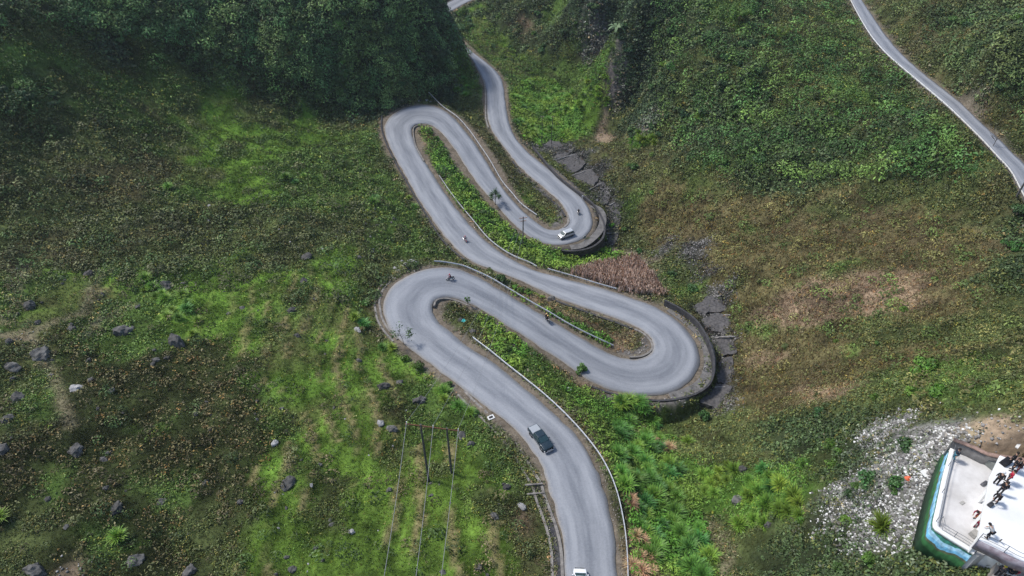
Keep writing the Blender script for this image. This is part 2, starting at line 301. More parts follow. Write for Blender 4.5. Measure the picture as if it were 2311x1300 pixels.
# zones of ground and plant cover
ZONES = [  # (type, outline in photograph pixels), later ones lie over earlier ones; each is carried to world points below
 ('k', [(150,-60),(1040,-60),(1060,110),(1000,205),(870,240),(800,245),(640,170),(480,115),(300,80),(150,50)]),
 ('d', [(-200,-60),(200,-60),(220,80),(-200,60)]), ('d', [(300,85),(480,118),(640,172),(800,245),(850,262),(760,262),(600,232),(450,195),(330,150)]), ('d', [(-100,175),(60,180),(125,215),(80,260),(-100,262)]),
 ('g', [(-100,100),(60,110),(330,120),(430,200),(300,215),(130,180),(-100,175)]),
 ('g', [(230,235),(520,200),(700,250),(850,300),(905,420),(980,510),(1000,580),(840,560),(850,470),(700,475),(560,462),(380,440),(330,340)]),
 ('G', [(390,265),(470,222),(560,215),(590,285),(640,335),(600,380),(640,440),(500,440),(400,415),(372,330)]), ('G', [(640,265),(700,250),(750,290),(735,340),(660,330)]), ('G', [(800,440),(870,430),(930,470),(860,480)]),
 ('o', [(560,225),(610,225),(640,290),(600,300)]), ('o', [(500,320),(560,320),(560,345),(500,345)]),
 ('g', [(-200,596),(250,600),(430,588),(430,770),(200,830),(120,900),(-200,1010)]),
 ('G', [(180,590),(260,595),(300,650),(200,670),(80,640)]), ('G', [(40,690),(160,680),(200,740),(110,770),(40,740)]), ('G', [(380,600),(440,640),(420,740),(340,720)]),
 ('G', [(430,610),(520,560),(560,590),(660,600),(740,560),(800,585),(830,640),(835,700),(900,800),(960,835),(880,900),(830,1000),(560,1000),(600,900),(560,830),(430,780),(380,700)]),
 ('g', [(640,640),(700,660),(690,740),(630,720)]), ('o', [(780,570),(850,580),(880,630),(850,700),(850,740),(820,690)]), ('g', [(560,740),(620,730),(640,800),(580,800)]),
 ('s', [(0,745),(60,728),(90,742),(60,756),(0,760)]), ('s', [(0,610),(30,612),(28,628),(0,632)]), ('r', [(190,690),(235,640),(245,660),(205,720)]), ('r', [(150,590),(190,600),(180,618),(140,612)]),
 ('p', [(110,800),(200,780),(420,790),(560,825),(620,900),(710,985),(580,1055),(530,1180),(490,1340),(-200,1340),(-200,1030),(60,1010),(120,930)]),
 ('g', [(-20,900),(90,900),(110,990),(-20,1010)]), ('g', [(280,940),(380,930),(390,960),(300,968)]), ('g', [(60,1090),(150,1085),(180,1130),(80,1140)]), ('g', [(300,1080),(480,1075),(500,1100),(320,1106)]), ('g', [(190,1180),(300,1190),(330,1250),(200,1240)]), ('o', [(0,1150),(110,1160),(90,1340),(-100,1340)]), ('o', [(420,1100),(520,1110),(500,1280),(400,1250)]), ('s', [(140,1275),(180,1270),(190,1330),(120,1330)]),
 ('g', [(560,800),(640,870),(690,960),(650,985),(600,900)]),
 ('t', [(560,1040),(640,985),(860,960),(1080,960),(1170,1060),(1225,1180),(1245,1340),(500,1340),(540,1200),(590,1110)]),
 ('G', [(560,1040),(640,1020),(700,1060),(600,1110)]), ('o', [(640,1060),(690,1080),(670,1130),(630,1110)]), ('o', [(700,1120),(760,1130),(740,1200),(700,1180)]), ('o', [(850,1000),(900,990),(890,1060),(850,1060)]), ('o', [(990,1050),(1050,1060),(1040,1110),(990,1100)]), ('o', [(1080,1120),(1180,1130),(1180,1190),(1110,1180)]),
 ('g', [(900,850),(990,840),(1060,910),(1130,970),(1200,1080),(1150,1100),(1050,1000),(900,990)]), ('G', [(860,760),(940,800),(980,850),(900,880)]),
 ('o', [(1180,1080),(1215,1110),(1258,1340),(1208,1340),(1190,1180)]), ('r', [(1200,1150),(1218,1150),(1225,1230),(1205,1230)]),
 ('l', [(945,284),(975,288),(1010,330),(1050,398),(1095,440),(1150,505),(1185,540),(1250,565),(1310,575),(1400,565),(1440,585),(1380,600),(1290,612),(1210,605),(1120,550),(1060,490),(1020,440),(985,380),(965,330)]), ('s', [(935,290),(955,300),(990,380),(972,380),(945,330)]),
 ('o', [(990,690),(1060,690),(1090,715),(1090,770),(1050,760),(1000,720)]), ('l', [(1085,705),(1110,715),(1230,800),(1330,870),(1300,880),(1190,850),(1085,765)]),
 ('g', [(1090,775),(1180,800),(1290,860),(1370,885),(1480,940),(1360,960),(1290,930),(1200,860)]), ('r', [(1260,835),(1310,850),(1370,880),(1370,895),(1300,880)]),
 ('r', [(1195,672),(1260,690),(1330,715),(1430,750),(1460,780),(1400,800),(1380,782),(1290,735),(1210,700)]), ('g', [(1130,640),(1195,668),(1210,700),(1150,670)]),
 ('l', [(1290,890),(1480,935),(1560,1080),(1620,1340),(1430,1340),(1410,1150),(1350,990)]), ('r', [(1390,1090),(1425,1110),(1425,1150),(1400,1150)]), ('r', [(1420,1190),(1470,1230),(1490,1340),(1420,1340)]), ('r', [(1470,985),(1510,1000),(1505,1025),(1475,1010)]),
 ('o', [(1000,235),(1060,230),(1090,290),(1160,370),(1240,450),(1280,500),(1250,520),(1190,470),(1120,380),(1060,300)]), ('G', [(1185,445),(1215,440),(1250,480),(1225,492)]), ('r', [(1125,335),(1150,350),(1165,400),(1140,380)]), ('g', [(1045,265),(1090,285),(1110,330),(1080,320)]),
 ('d', [(1040,-60),(1290,-60),(1290,130),(1240,165),(1150,120),(1060,40)]), ('r', [(1130,20),(1170,30),(1200,80),(1160,70)]), ('g', [(1180,-60),(1290,-60),(1285,40),(1230,60)]), ('G', [(1030,28),(1080,45),(1120,75),(1180,140),(1120,100),(1050,60)]), ('g', [(1040,60),(1110,90),(1200,140),(1250,140),(1240,185),(1130,175),(1070,115)]),
 ('s', [(1135,172),(1185,180),(1175,200),(1150,212)]), ('l', [(1150,212),(1165,190),(1210,176),(1250,185),(1290,215),(1318,262),(1300,300),(1290,322),(1215,328),(1180,305),(1158,270)]),
 ('g', [(1250,160),(1380,105),(1385,250),(1310,240),(1270,200)]), ('G', [(1325,150),(1378,140),(1378,240),(1340,240)]), ('G', [(1015,130),(1060,130),(1074,215),(1040,225)]),
 ('s', [(1360,258),(1410,255),(1415,300),(1330,332),(1310,318),(1345,300)]), ('k', [(1280,-60),(1480,-60),(1500,200),(1470,310),(1425,270),(1388,240),(1382,100),(1290,130)]), ('G', [(1410,312),(1440,298),(1488,296),(1470,328),(1425,348)]), ('r', [(1340,335),(1400,335),(1400,355),(1350,352)]),
 ('h', [(1195,328),(1290,325),(1350,390),(1410,470),(1410,560),(1370,572),(1380,500),(1330,440),(1250,370)]),
 ('d', [(1480,-60),(1740,-60),(1740,60),(1700,160),(1790,250),(1950,290),(1960,380),(1850,405),(1650,395),(1560,330),(1490,300)]), ('o', [(1500,210),(1560,120),(1620,120),(1560,210),(1520,290)]), ('o', [(1640,150),(1720,130),(1800,180),(1760,210),(1680,190)]), ('g', [(1580,10),(1700,0),(1710,70),(1640,80)]), ('g', [(1830,150),(1920,180),(1980,260),(1900,250)]), ('d', [(1960,200),(2060,290),(2150,370),(2000,350)]), ('g', [(1830,20),(1880,10),(1910,60),(1850,60)]),
 ('d', [(2150,20),(2311,-20),(2450,100),(2311,150),(2200,110)]), ('b', [(2000,20),(2100,60),(2170,160),(2080,120)]), ('b', [(2230,230),(2311,240),(2311,300),(2260,280)]),
 ('b', [(1410,420),(1560,405),(1700,430),(2000,420),(2160,470),(2230,560),(2250,700),(2180,800),(1900,880),(1680,970),(1640,700),(1560,640),(1430,530)]),
 ('g', [(1530,400),(1600,390),(1620,440),(1560,460)]), ('g', [(1400,380),(1450,370),(1470,430),(1420,520)]), ('g', [(1640,520),(1700,520),(1700,550),(1650,550)]), ('o', [(1800,440),(1950,430),(1960,470),(1850,475)]), ('g', [(1860,575),(1940,580),(1930,605),(1870,600)]), ('g', [(1700,720),(1770,740),(1740,780),(1690,760)]), ('o', [(1900,700),(2140,740),(2160,800),(1980,790)]), ('g', [(1900,790),(1960,790),(1960,830),(1910,830)]), ('o', [(1660,640),(1700,680),(1680,720),(1650,700)]),
 ('r', [(1740,665),(1820,612),(1990,622),(2110,608),(2130,650),(2030,700),(1900,712),(1720,735)]), ('r', [(1780,860),(1860,845),(1990,870),(1960,910),(1850,930)]), ('r', [(1690,800),(1760,800),(1800,830),(1720,840)]),
 ('g', [(2050,820),(2160,820),(2180,930),(2070,940)]), ('o', [(2160,700),(2450,700),(2450,960),(2180,940)]), ('d', [(2240,470),(2450,500),(2450,700),(2280,640)]),
 ('h', [(1430,540),(1530,560),(1640,640),(1625,660),(1510,595)]), ('g', [(1450,590),(1580,650),(1550,685),(1490,650)]), ('h', [(1560,672),(1650,680),(1660,800),(1640,930),(1540,945),(1612,880),(1615,800)]),
 ('q', [(1288,618),(1340,600),(1390,592),(1432,581),(1452,600),(1475,632),(1500,668),(1440,664),(1340,632)]), ('s', [(1400,665),(1500,668),(1510,690),(1440,680)]),
 ('l', [(1560,1050),(1660,1040),(1700,1050),(1800,1080),(1840,1180),(1700,1200),(1650,1150),(1580,1150)]), ('d', [(1700,950),(1980,980),(2040,1000),(2020,1060),(1880,1080),(1740,1040)]), ('d', [(1780,1180),(1880,1240),(2190,1255),(2220,1340),(1700,1340)]),
 ('w', [(2060,960),(2150,970),(2120,1040),(2095,1130),(2085,1240),(2020,1255),(2010,1180),(1960,1160),(1945,1240),(1885,1255),(1890,1190),(1850,1120),(1930,1085),(1990,1030),(1960,972)]),
 ('d', [(2000,985),(2060,990),(2060,1030),(2010,1030)]), ('d', [(1880,1130),(1940,1130),(1940,1170),(1890,1170)]), ('d', [(1980,1085),(2050,1085),(2050,1115),(1990,1115)]), ('g', [(1965,1160),(2030,1160),(2030,1240),(1970,1240)]),
 ('s', [(2060,945),(2450,940),(2450,1300),(2200,1250),(2150,985)])]
TYP = 'GgodkbrptswlhqB'
def inpoly(x, y, poly):
    r_ = np.zeros(np.shape(x), bool); j_ = len(poly)-1
    for i_ in range(len(poly)):
        xi, yi = poly[i_][:2]; xj, yj = poly[j_][:2]
        r_ ^= ((yi > y) != (yj > y)) & (x < (xj-xi)*(y-yi)/(yj-yi+1e-12)+xi); j_ = i_
    return r_
def bil(grid, x, y):
    fx = np.interp(x, xs, np.arange(len(xs))); fy = np.interp(y, ys, np.arange(len(ys)))
    ix = np.clip(fx.astype(int), 0, len(xs)-2); iy = np.clip(fy.astype(int), 0, len(ys)-2); fx = fx-ix; fy = fy-iy
    return (grid[iy, ix]*(1-fx)+grid[iy, ix+1]*fx)*(1-fy)+(grid[iy+1, ix]*(1-fx)+grid[iy+1, ix+1]*fx)*fy
def nearidx(x, y):
    ix = np.clip(np.rint(np.interp(x, xs, np.arange(len(xs)))).astype(int), 0, len(xs)-1)
    iy = np.clip(np.rint(np.interp(y, ys, np.arange(len(ys)))).astype(int), 0, len(ys)-1)
    return iy*len(xs)+ix
def hit(grid, u, v):
    """first hit of each photograph ray with the height grid"""
    u = np.atleast_1d(np.asarray(u, float)); v = np.atleast_1d(np.asarray(v, float)); d = ray(u, v)
    ts = np.arange(25, 520, 1.0); out = np.zeros((len(u), 3))
    for i in range(0, len(u), 400):
        dd = d[i:i+400]; X = dd[:, None, 0]*ts; Y = dd[:, None, 1]*ts; zz = CAMH+dd[:, None, 2]*ts
        below = zz < bil(grid, X, Y); k = below.argmax(1); k = np.where(below.any(1), k, len(ts)-1)
        t1 = ts[k]; t0 = t1-1.0
        for _ in range(8):
            tm = (t0+t1)/2; b = CAMH+dd[:, 2]*tm < bil(grid, dd[:, 0]*tm, dd[:, 1]*tm)
            t1 = np.where(b, tm, t1); t0 = np.where(b, t0, tm)
        out[i:i+400] = dd*t1[:, None]+np.array([0, 0, CAMH])
    return out
cu, cv = np.meshgrid(np.arange(-90, 2420, 36)+0., np.arange(-50, 1360, 32)+0.); cu = cu.ravel(); cv = cv.ravel()
CTY = np.full(cu.size, TYP.index('o'))
for ty_, pl_ in ZONES: CTY[inpoly(cu, cv, pl_)] = TYP.index(ty_)
CW = hit(Zmac.reshape(GX.shape), cu, cv)
dist = np.sqrt(gx**2+gy**2+CAMH**2)
wx = gx+(fbm(gx, gy, 9, 3, 11)-.5)*dist*.075; wy = gy+(fbm(gx, gy, 9, 3, 23)-.5)*dist*.11
PAL = dict(G=(.105,.19,.028), g=(.07,.118,.026), o=(.07,.088,.03), d=(.034,.046,.02), k=(.024,.036,.02), b=(.125,.11,.05), r=(.24,.175,.115),  # shade between bushes (d) and on the gorge cliff (k) put into ground colour
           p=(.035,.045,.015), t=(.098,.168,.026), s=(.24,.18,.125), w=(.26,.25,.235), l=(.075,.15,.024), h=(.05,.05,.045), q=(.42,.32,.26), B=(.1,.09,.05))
PA = np.array([PAL[c] for c in TYP]); LC = dict(k=(.068,.135,.05), d=(.066,.135,.036), o=(.095,.13,.036), g=(.10,.18,.033), l=(.09,.2,.03), b=(.125,.13,.045)); PL = np.array([LC.get(c, PAL[c]) for c in TYP])  # d leaf colour raised to stand in for lit bush tops
GT = np.zeros(gx.size, int); GC = np.zeros((gx.size, 3))
for i in range(0, gx.size, 5000):
    sl_ = slice(i, i+5000)
    d2 = (wx[sl_, None]-CW[None, :, 0])**2+(wy[sl_, None]-CW[None, :, 1])**2
    kk = np.argpartition(d2, 4, axis=1)[:, :4]; dk = np.take_along_axis(d2, kk, 1)
    w_ = 1/(dk+1)**1.5; w_ /= w_.sum(1, keepdims=True)
    GC[sl_] = (PA[CTY[kk]]*w_[..., None]).sum(1); GT[sl_] = CTY[kk[np.arange(len(kk)), dk.argmin(1)]]
isT = lambda s_: np.isin(GT, [TYP.index(c) for c in s_])
CD = sst((np.sqrt((gx-34)**2+(gy-30)**2)-12)/8)
SHG = SH < 1.5; GT[SHG & (E < 2.6) & (E > -.5)] = TYP.index('s'); GC[SHG & (E < 2.6)] = (.13, .12, .11)
# relief: lumps, terraces, then the road bench
bumpa = np.where(isT('kd'), 3.4, np.where(isT('l'), .7, np.where(isT('s'), .25, 1.5)))*sst((E-2)/6)
Z0 = Z.copy(); Z = Z+(fbm(gx, gy, 7, 5, 3)-.5)*2*bumpa+(fbm(gx, gy, 2.6, 3, 15)-.5)*.7*sst((E-2)/4)*(~isT('s'))+(fbm(gx+gy*.4, gy*.7, 20, 4, 5)-.5)*(2.4+4.0*sst((E-10)/25))*sst((E-4)/12)
cliff = sst((fbm(gx, gy, 16, 3, 55)-.45)*5)*isT('k')*sst((E-5)/10)
Z = Z+cliff*(fbm(gx*1.0, gy*.6, 6, 4, 77)-.5)*5
ter = (gx+.22*gy+(fbm(gx, gy, 14, 3, 9)-.5)*7)/3.6; tf = ter-np.floor(ter)
tmask = np.zeros(gx.size)
u_, v_, _ = project(np.c_[gx, gy, Zmac]); tmask = sst((gy*0+60-np.abs(gy-58))/25)*sst((E-2)/5)*sst((gx+60)/20)*(gx < 12)*isT('tG')
Z = Z+tmask*(sst(tf/.85)-tf)*1.1
Z = Z0+(Z-Z0)*CD
bl = sst((E-BN)/SH)
Z = (ZR-.07-.12*sst((-E)/.8))*(1-bl)+Z*bl
# nothing of the hillside stands in front of the roads that the photograph shows
for L, Rr, q in ROADS:
    for T_ in (L[::2], Rr[::2], (L[::2]+Rr[::2])/2):
        uu, vv, _ = project(T_)
        T_ = T_[(vv > 122) | (uu > 1700) | ((vv < 30) & (uu > 1022))]; T_ = T_[project(T_)[1] < 1330]
        f_ = np.linspace(.55, .992, 260)[None, :, None]; o_ = np.array([0, 0, CAMH]); Q = (o_+(T_[:, None]-o_)*f_).reshape(-1, 3)
        k_ = nearidx(Q[:, 0], Q[:, 1]); lim = np.full(Z.size, 1e9); np.minimum.at(lim, k_, Q[:, 2]-.35)
        lg = lim.reshape(GX.shape); pad = lg.copy()
        for dy in (-1, 0, 1):
            for dx in (-1, 0, 1): pad = np.minimum(pad, np.roll(np.roll(lg, dy, 0), dx, 1))
        Z = np.where(E > .3, np.minimum(Z, pad.ravel()), Z)
# the bench under the cafe
def cz(pl, z): a = np.array(pl, float); return at_z(2040+a[:, 0]/3.823, 960+a[:, 1]/3.823, z)
TERR = cz([(425,150),(590,205),(700,255),(830,262),(1100,300),(1500,420),(1600,900),(640,1130),(600,1105),(310,925),(262,870),(290,720),(340,480),(400,250)], 33)
f0_, f1_ = at_z(2077, 1236, 29.6), at_z(2200, 1256, 32.4)
t_ = np.clip((gx-f0_[0])/(f1_[0]-f0_[0]), 0, 1); w_ = sst((gx-f0_[0]+2)/2)*sst((f0_[1]+1.2+1.5*t_-gy)/1.5); _ = ('cafe front', f0_, f1_, bil(Z.reshape(GX.shape), f0_[0], f0_[1]), bil(Z.reshape(GX.shape), f1_[0], f1_[1]))
Z = Z*(1-w_)+w_*(29.5+2.9*t_-.35*np.clip(f0_[1]-gy, 0, 8))
Z = np.where(inpoly(gx, gy, TERR), np.minimum(Z, 29.3), Z)
ZG = Z.reshape(GX.shape); EG = E.reshape(GX.shape)
def P(u, v): return hit(ZG, u, v)
def P1(u, v): return hit(ZG, [u], [v])[0]
gyy, gxx = np.gradient(ZG, ys, xs); SLOPE = np.sqrt(1+gyy**2+gxx**2)
def gz(x, y): return bil(ZG, np.asarray(x, float), np.asarray(y, float))
# colours
nz = fbm(gx, gy, 5, 5, 31); nf = fbm(gx, gy, 1.8, 3, 41)
n3 = fbm(gx, gy, 3.2, 3, 47); pt_ = sst((n3-.52)*9)
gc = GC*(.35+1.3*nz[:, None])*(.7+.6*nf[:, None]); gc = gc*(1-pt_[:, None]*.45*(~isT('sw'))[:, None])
dry = sst((fbm(gx, gy, 13, 4, 66)-.56)*8)*isT('Ggob')*.5; gc = gc*(1-dry[:, None])+np.array([.09,.07,.04])*dry[:, None]
riser = tmask*sst((tf-.66)/.12)*sst((fbm(gx, gy, 5, 3, 91)-.34)*7); gc = gc*(1-.35*(tmask*sst((.3-tf)/.15))[:, None]); gc = gc*(1-riser[:, None]*.9)+np.array([.25,.21,.10])*riser[:, None]*.9
verge = 1-sst((E-.15-1.5*nz**1.5)/.7); vc = np.array([.15,.125,.095])*(.6+.7*nf[:, None]); gc = gc*(1-verge[:, None])+vc*verge[:, None]
for (hu, hv, hr) in [(1335,60,4.5),(1345,95,4),(1388,195,3),(1398,100,3),(1450,290,2.5)]:
    w_ = P(hu, hv)[0]; m_ = (1-sst((np.sqrt((gx-w_[0])**2+(gy-w_[1])**2)-hr)/2.5))*sst((fbm(gx*2, gy, 3, 4, 61)-.35)*6)*.9; gc = gc*(1-m_[:, None])+np.array([.13,.115,.11])*m_[:, None]
# footpaths
def near_path(P_, w):
    d = np.full(gx.size, 1e9)
    Q = catmull(P_[:, :2], max(10, len(P_)*8))
    for p in Q: d = np.minimum(d, (gx-p[0])**2+(gy-p[1])**2)
    return 1-sst((np.sqrt(d)-w)/.8)
for pl in [[(0,755),(90,740),(190,700),(215,640),(250,610)],[(60,730),(90,800),(120,850),(160,960)],[(60,600),(30,680),(0,730)],[(1600,1180),(1640,1240),(1635,1300)],[(1405,890),(1440,960),(1480,1010)],[(190,760),(230,720),(300,690)]]:
    a = np.array(pl, float); pw = P(a[:, 0], a[:, 1]); m_ = near_path(pw, .35)*.75; gc = gc*(1-m_[:, None])+np.array([.22,.19,.12])*m_[:, None]
nx_ = len(xs); idx = np.arange(gx.size).reshape(GX.shape)
F = np.stack([idx[:-1, :-1], idx[:-1, 1:], idx[1:, 1:], idx[1:, :-1]], -1).reshape(-1, 4)
tag(link('terrain', np_mesh('terrain', np.c_[gx, gy, Z], F, M_ground, gc, smooth=True)), kind='structure')

# ------------------------------------------------------------------ road surface
def road_material():
    m = bpy.data.materials.new('worn_asphalt'); m.use_nodes = True; t = m.node_tree; N = t.nodes; L = t.links; b = N['Principled BSDF']
    uv = N.new('ShaderNodeUVMap'); uv.uv_map = 'UVMap'; sp = N.new('ShaderNodeSeparateXYZ'); L.new(uv.outputs[0], sp.inputs[0])
    cmb = N.new('ShaderNodeCombineXYZ'); mu = N.new('ShaderNodeMath'); mu.operation = 'MULTIPLY'; mu.inputs[1].default_value = 9; L.new(sp.outputs[0], mu.inputs[0])
    mv = N.new('ShaderNodeMath'); mv.operation = 'MULTIPLY'; mv.inputs[1].default_value = .12; L.new(sp.outputs[1], mv.inputs[0])
    L.new(mu.outputs[0], cmb.inputs[0]); L.new(mv.outputs[0], cmb.inputs[1])
    n1 = N.new('ShaderNodeTexNoise'); n1.inputs['Scale'].default_value = 1.0; n1.inputs['Detail'].default_value = 7; L.new(cmb.outputs[0], n1.inputs['Vector'])
    tc = N.new('ShaderNodeTexCoord'); n2 = N.new('ShaderNodeTexNoise'); n2.inputs['Scale'].default_value = .22; n2.inputs['Detail'].default_value = 8; n2.inputs['Roughness'].default_value = .65; L.new(tc.outputs['Object'], n2.inputs['Vector'])
    n3 = N.new('ShaderNodeTexNoise'); n3.inputs['Scale'].default_value = 3.5; n3.inputs['Detail'].default_value = 6; n3.inputs['Roughness'].default_value = .75; L.new(tc.outputs['Object'], n3.inputs['Vector'])
    # across-road wear profile
    mm = N.new('ShaderNodeMath'); mm.operation = 'ADD'; ms = N.new('ShaderNodeMath'); ms.operation = 'MULTIPLY_ADD'; ms.inputs[1].default_value = .22; ms.inputs[2].default_value = -.11
    L.new(n2.outputs['Fac'], ms.inputs[0]); L.new(sp.outputs[0], mm.inputs[0]); L.new(ms.outputs[0], mm.inputs[1])
    cr = N.new('ShaderNodeValToRGB'); L.new(mm.outputs[0], cr.inputs[0]); e = cr.color_ramp.elements
    e[0].position = 0; e[0].color = (.25, .25, .25, 1); e[1].position = 1; e[1].color = (.3, .3, .3, 1)
    for p_, c_ in [(.07, .5), (.2, .85), (.33, .55), (.45, .36), (.55, .32), (.66, .55), (.8, .8), (.93, .5)]:
        x = e.new(p_); x.color = (c_, c_, c_, 1)
    ad = N.new('ShaderNodeMath'); ad.operation = 'MULTIPLY_ADD'; ad.inputs[1].default_value = 1.2; L.new(n1.outputs['Fac'], ad.inputs[0]); L.new(cr.outputs[0], ad.inputs[2])
    a2 = N.new('ShaderNodeMath'); a2.operation = 'MULTIPLY_ADD'; a2.inputs[1].default_value = .9; L.new(n3.outputs['Fac'], a2.inputs[0]); L.new(ad.outputs[0], a2.inputs[2])
    mr = N.new('ShaderNodeMapRange'); mr.inputs[1].default_value = 1.0; mr.inputs[2].default_value = 1.95; L.new(a2.outputs[0], mr.inputs[0])
    mx = N.new('ShaderNodeMix'); mx.data_type = 'RGBA'; L.new(mr.outputs[0], mx.inputs[0]); mx.inputs[6].default_value = (.112, .124, .146, 1); mx.inputs[7].default_value = (.28, .292, .315, 1)
    # dusty rim
    sb = N.new('ShaderNodeMath'); sb.operation = 'SUBTRACT'; sb.inputs[1].default_value = .5; L.new(sp.outputs[0], sb.inputs[0]); ab = N.new('ShaderNodeMath'); ab.operation = 'ABSOLUTE'; L.new(sb.outputs[0], ab.inputs[0])
    a3 = N.new('ShaderNodeMath'); a3.operation = 'MULTIPLY_ADD'; a3.inputs[1].default_value = .16; L.new(n3.outputs['Fac'], a3.inputs[0]); L.new(ab.outputs[0], a3.inputs[2])
    m3 = N.new('ShaderNodeMapRange'); m3.inputs[1].default_value = .52; m3.inputs[2].default_value = .585; m3.inputs[4].default_value = .8; L.new(a3.outputs[0], m3.inputs[0])
    mz = N.new('ShaderNodeMix'); mz.data_type = 'RGBA'; L.new(m3.outputs[0], mz.inputs[0]); L.new(mx.outputs[2], mz.inputs[6]); mz.inputs[7].default_value = (.27, .25, .225, 1)
    L.new(mz.outputs[2], b.inputs['Base Color']); b.inputs['Roughness'].default_value = .7; b.inputs['Specular IOR Level'].default_value = .35
    bp = N.new('ShaderNodeBump'); bp.inputs['Strength'].default_value = .3; bp.inputs['Distance'].default_value = .05; L.new(n3.outputs['Fac'], bp.inputs['Height']); L.new(bp.outputs[0], b.inputs['Normal'])
    return m
M_road = road_material()
def road_mesh(L, Rr, q, nm):
    n = len(L); k = 9; ac = np.linspace(0, 1, k)
    D = Rr-L; wd = np.linalg.norm(D[:, :2], axis=1)
    jl = (fbm(q, q*0, 1.7, 3, 5)-.5)*.55/wd; jr = (fbm(q, q*0, 1.9, 3, 8)-.5)*.55/wd
    V = np.zeros((n, k, 3)); UV = np.zeros((n, k, 2))
    for a in range(k):
        f = ac[a]+(jl if a == 0 else 0)+(jr if a == k-1 else 0)
        V[:, a] = L+D*np.reshape(f*np.ones(n), (n, 1)); V[:, a, 2] += .05*(1-(2*ac[a]-1)**2)+.02; UV[:, a, 0] = ac[a]; UV[:, a, 1] = q
    for a in (0, k-1): V[:, a, 2] -= .0
    # thin skirt so the asphalt has an edge
    V = np.concatenate([V[:, :1]-[0, 0, .14], V, V[:, -1:]-[0, 0, .14]], 1); UV = np.concatenate([UV[:, :1], UV, UV[:, -1:]], 1); k += 2
    idx = np.arange(n*k).reshape(n, k); F = np.stack([idx[:-1, :-1], idx[:-1, 1:], idx[1:, 1:], idx[1:, :-1]], -1).reshape(-1, 4)[:, ::-1]
    tag(link(nm, np_mesh(nm, V.reshape(-1, 3), F, M_road, smooth=True, uv=UV.reshape(-1, 2))), kind='structure')
for (L, Rr, q) in ROADS: road_mesh(L, Rr, q, 'road')

# ------------------------------------------------------------------ things that follow a line
def line_world(px, step=.6, zoff=0):
    a = np.array(px, float); w = P(a[:, 0], a[:, 1]); c = catmull(w, 200)
    s = np.r_[0, np.cumsum(np.linalg.norm(np.diff(c[:, :2], axis=0), axis=1))]; q = np.arange(0, s[-1], step)
    return np.stack([np.interp(q, s, c[:, k]) for k in range(3)], -1)
def road_z(p):
    j = ((RC[:, 0]-p[0])**2+(RC[:, 1]-p[1])**2).argmin(); return RC[j, 2]
def smoothz(p, it=20):
    for _ in range(it): p[1:-1, 2] = (p[:-2, 2]+2*p[1:-1, 2]+p[2:, 2])/4
    return p
def normals(p):
    t = np.gradient(p[:, :2], axis=0); t /= np.linalg.norm(t, axis=1, keepdims=True)+1e-9; return np.c_[t[:, 1], -t[:, 0]]
def profile_mesh(name, p, prof, m, parent=None, label=None, cat=None, group=None, closed=True, var=0, bevel=0):
    """sweep a closed (offset, height) profile along p"""
    n = normals(p); rings = []
    for i in range(len(p)):
        pr = prof(i/(len(p)-1)) if callable(prof) else prof
        rings.append([(p[i, 0]+n[i, 0]*o, p[i, 1]+n[i, 1]*o, p[i, 2]+h) for o, h in pr])
    o = MB().loft(rings).build(name, m, parent, bevel=bevel)
    if label: tag(o, label, cat, group)
    return o
def guardrail(px, label, m=None, step=2.6, h=.72, on_road=True, group='steel guardrails along the road'):
    m = m or M_steel; p = line_world(px, .65)
    if on_road:
        for i in range(len(p)): p[i, 2] = road_z(p[i])-.05
    smoothz(p, 30)
    t = thing('guardrail', label, 'guardrail', p[0], 0, group); q = p-p[0]
    prof = [(-.04, h-.32), (.0, h-.30), (.04, h-.22), (-.01, h-.16), (.04, h-.09), (.0, h), (-.04, h+.01), (-.06, h), (-.03, h-.16), (-.06, h-.31)]
    profile_mesh('rail', q, prof, m, t)
    n = max(3, int(len(q)*.65/step)); n = min(n, 95)
    me = MB().box((0, 0, h/2-.25), (.12, .12, h+.5)).build('post', M_dsteel, t)
    for k in range(n):
        i = int(k*(len(q)-1)/(n-1)); o = me if k == 0 else me.copy()
        if k: COL.objects.link(o)
        o.location = q[i]
    return t
guardrail([(1067,768),(1108,799),(1147,831),(1186,862),(1230,898),(1277,942),(1318,986),(1352,1030),(1376,1074),(1393,1121),(1406,1179),(1413,1236),(1416,1304),(1416,1380)], 'long silver guardrail on the right of the lowest road leg past the black pickup')
guardrail([(980,594),(1003,596),(1042,604),(1071,616),(1108,634),(1155,662),(1199,688),(1238,710),(1278,734),(1317,755),(1356,773),(1385,786)], 'silver guardrail on the far edge of the second road leg above the two crossing motorbikes')
guardrail([(991,400),(1014,434),(1039,467),(1070,504),(1098,538),(1127,563),(1160,583),(1194,597),(1214,608)], 'silver guardrail between the third road leg and the dense green strip below the silver van')
guardrail([(1236,612),(1293,628),(1349,645),(1393,657)], 'short silver guardrail beside the triangular patch of dead stalks')
guardrail([(969,227),(997,242),(1031,268),(1059,299),(1084,335),(1106,368),(1132,413),(1155,441),(1177,466),(1214,492)], 'silver guardrail running from the top left hairpin down towards the silver van')
Lu, Ru, qu = ROADS[1]
nrm = normals(Lu); pu = Lu.copy(); pu[:, :2] -= (Ru-Lu)[:, :2]/np.linalg.norm((Ru-Lu)[:, :2], axis=1, keepdims=True)*.7; pu = pu[2:-2:1]
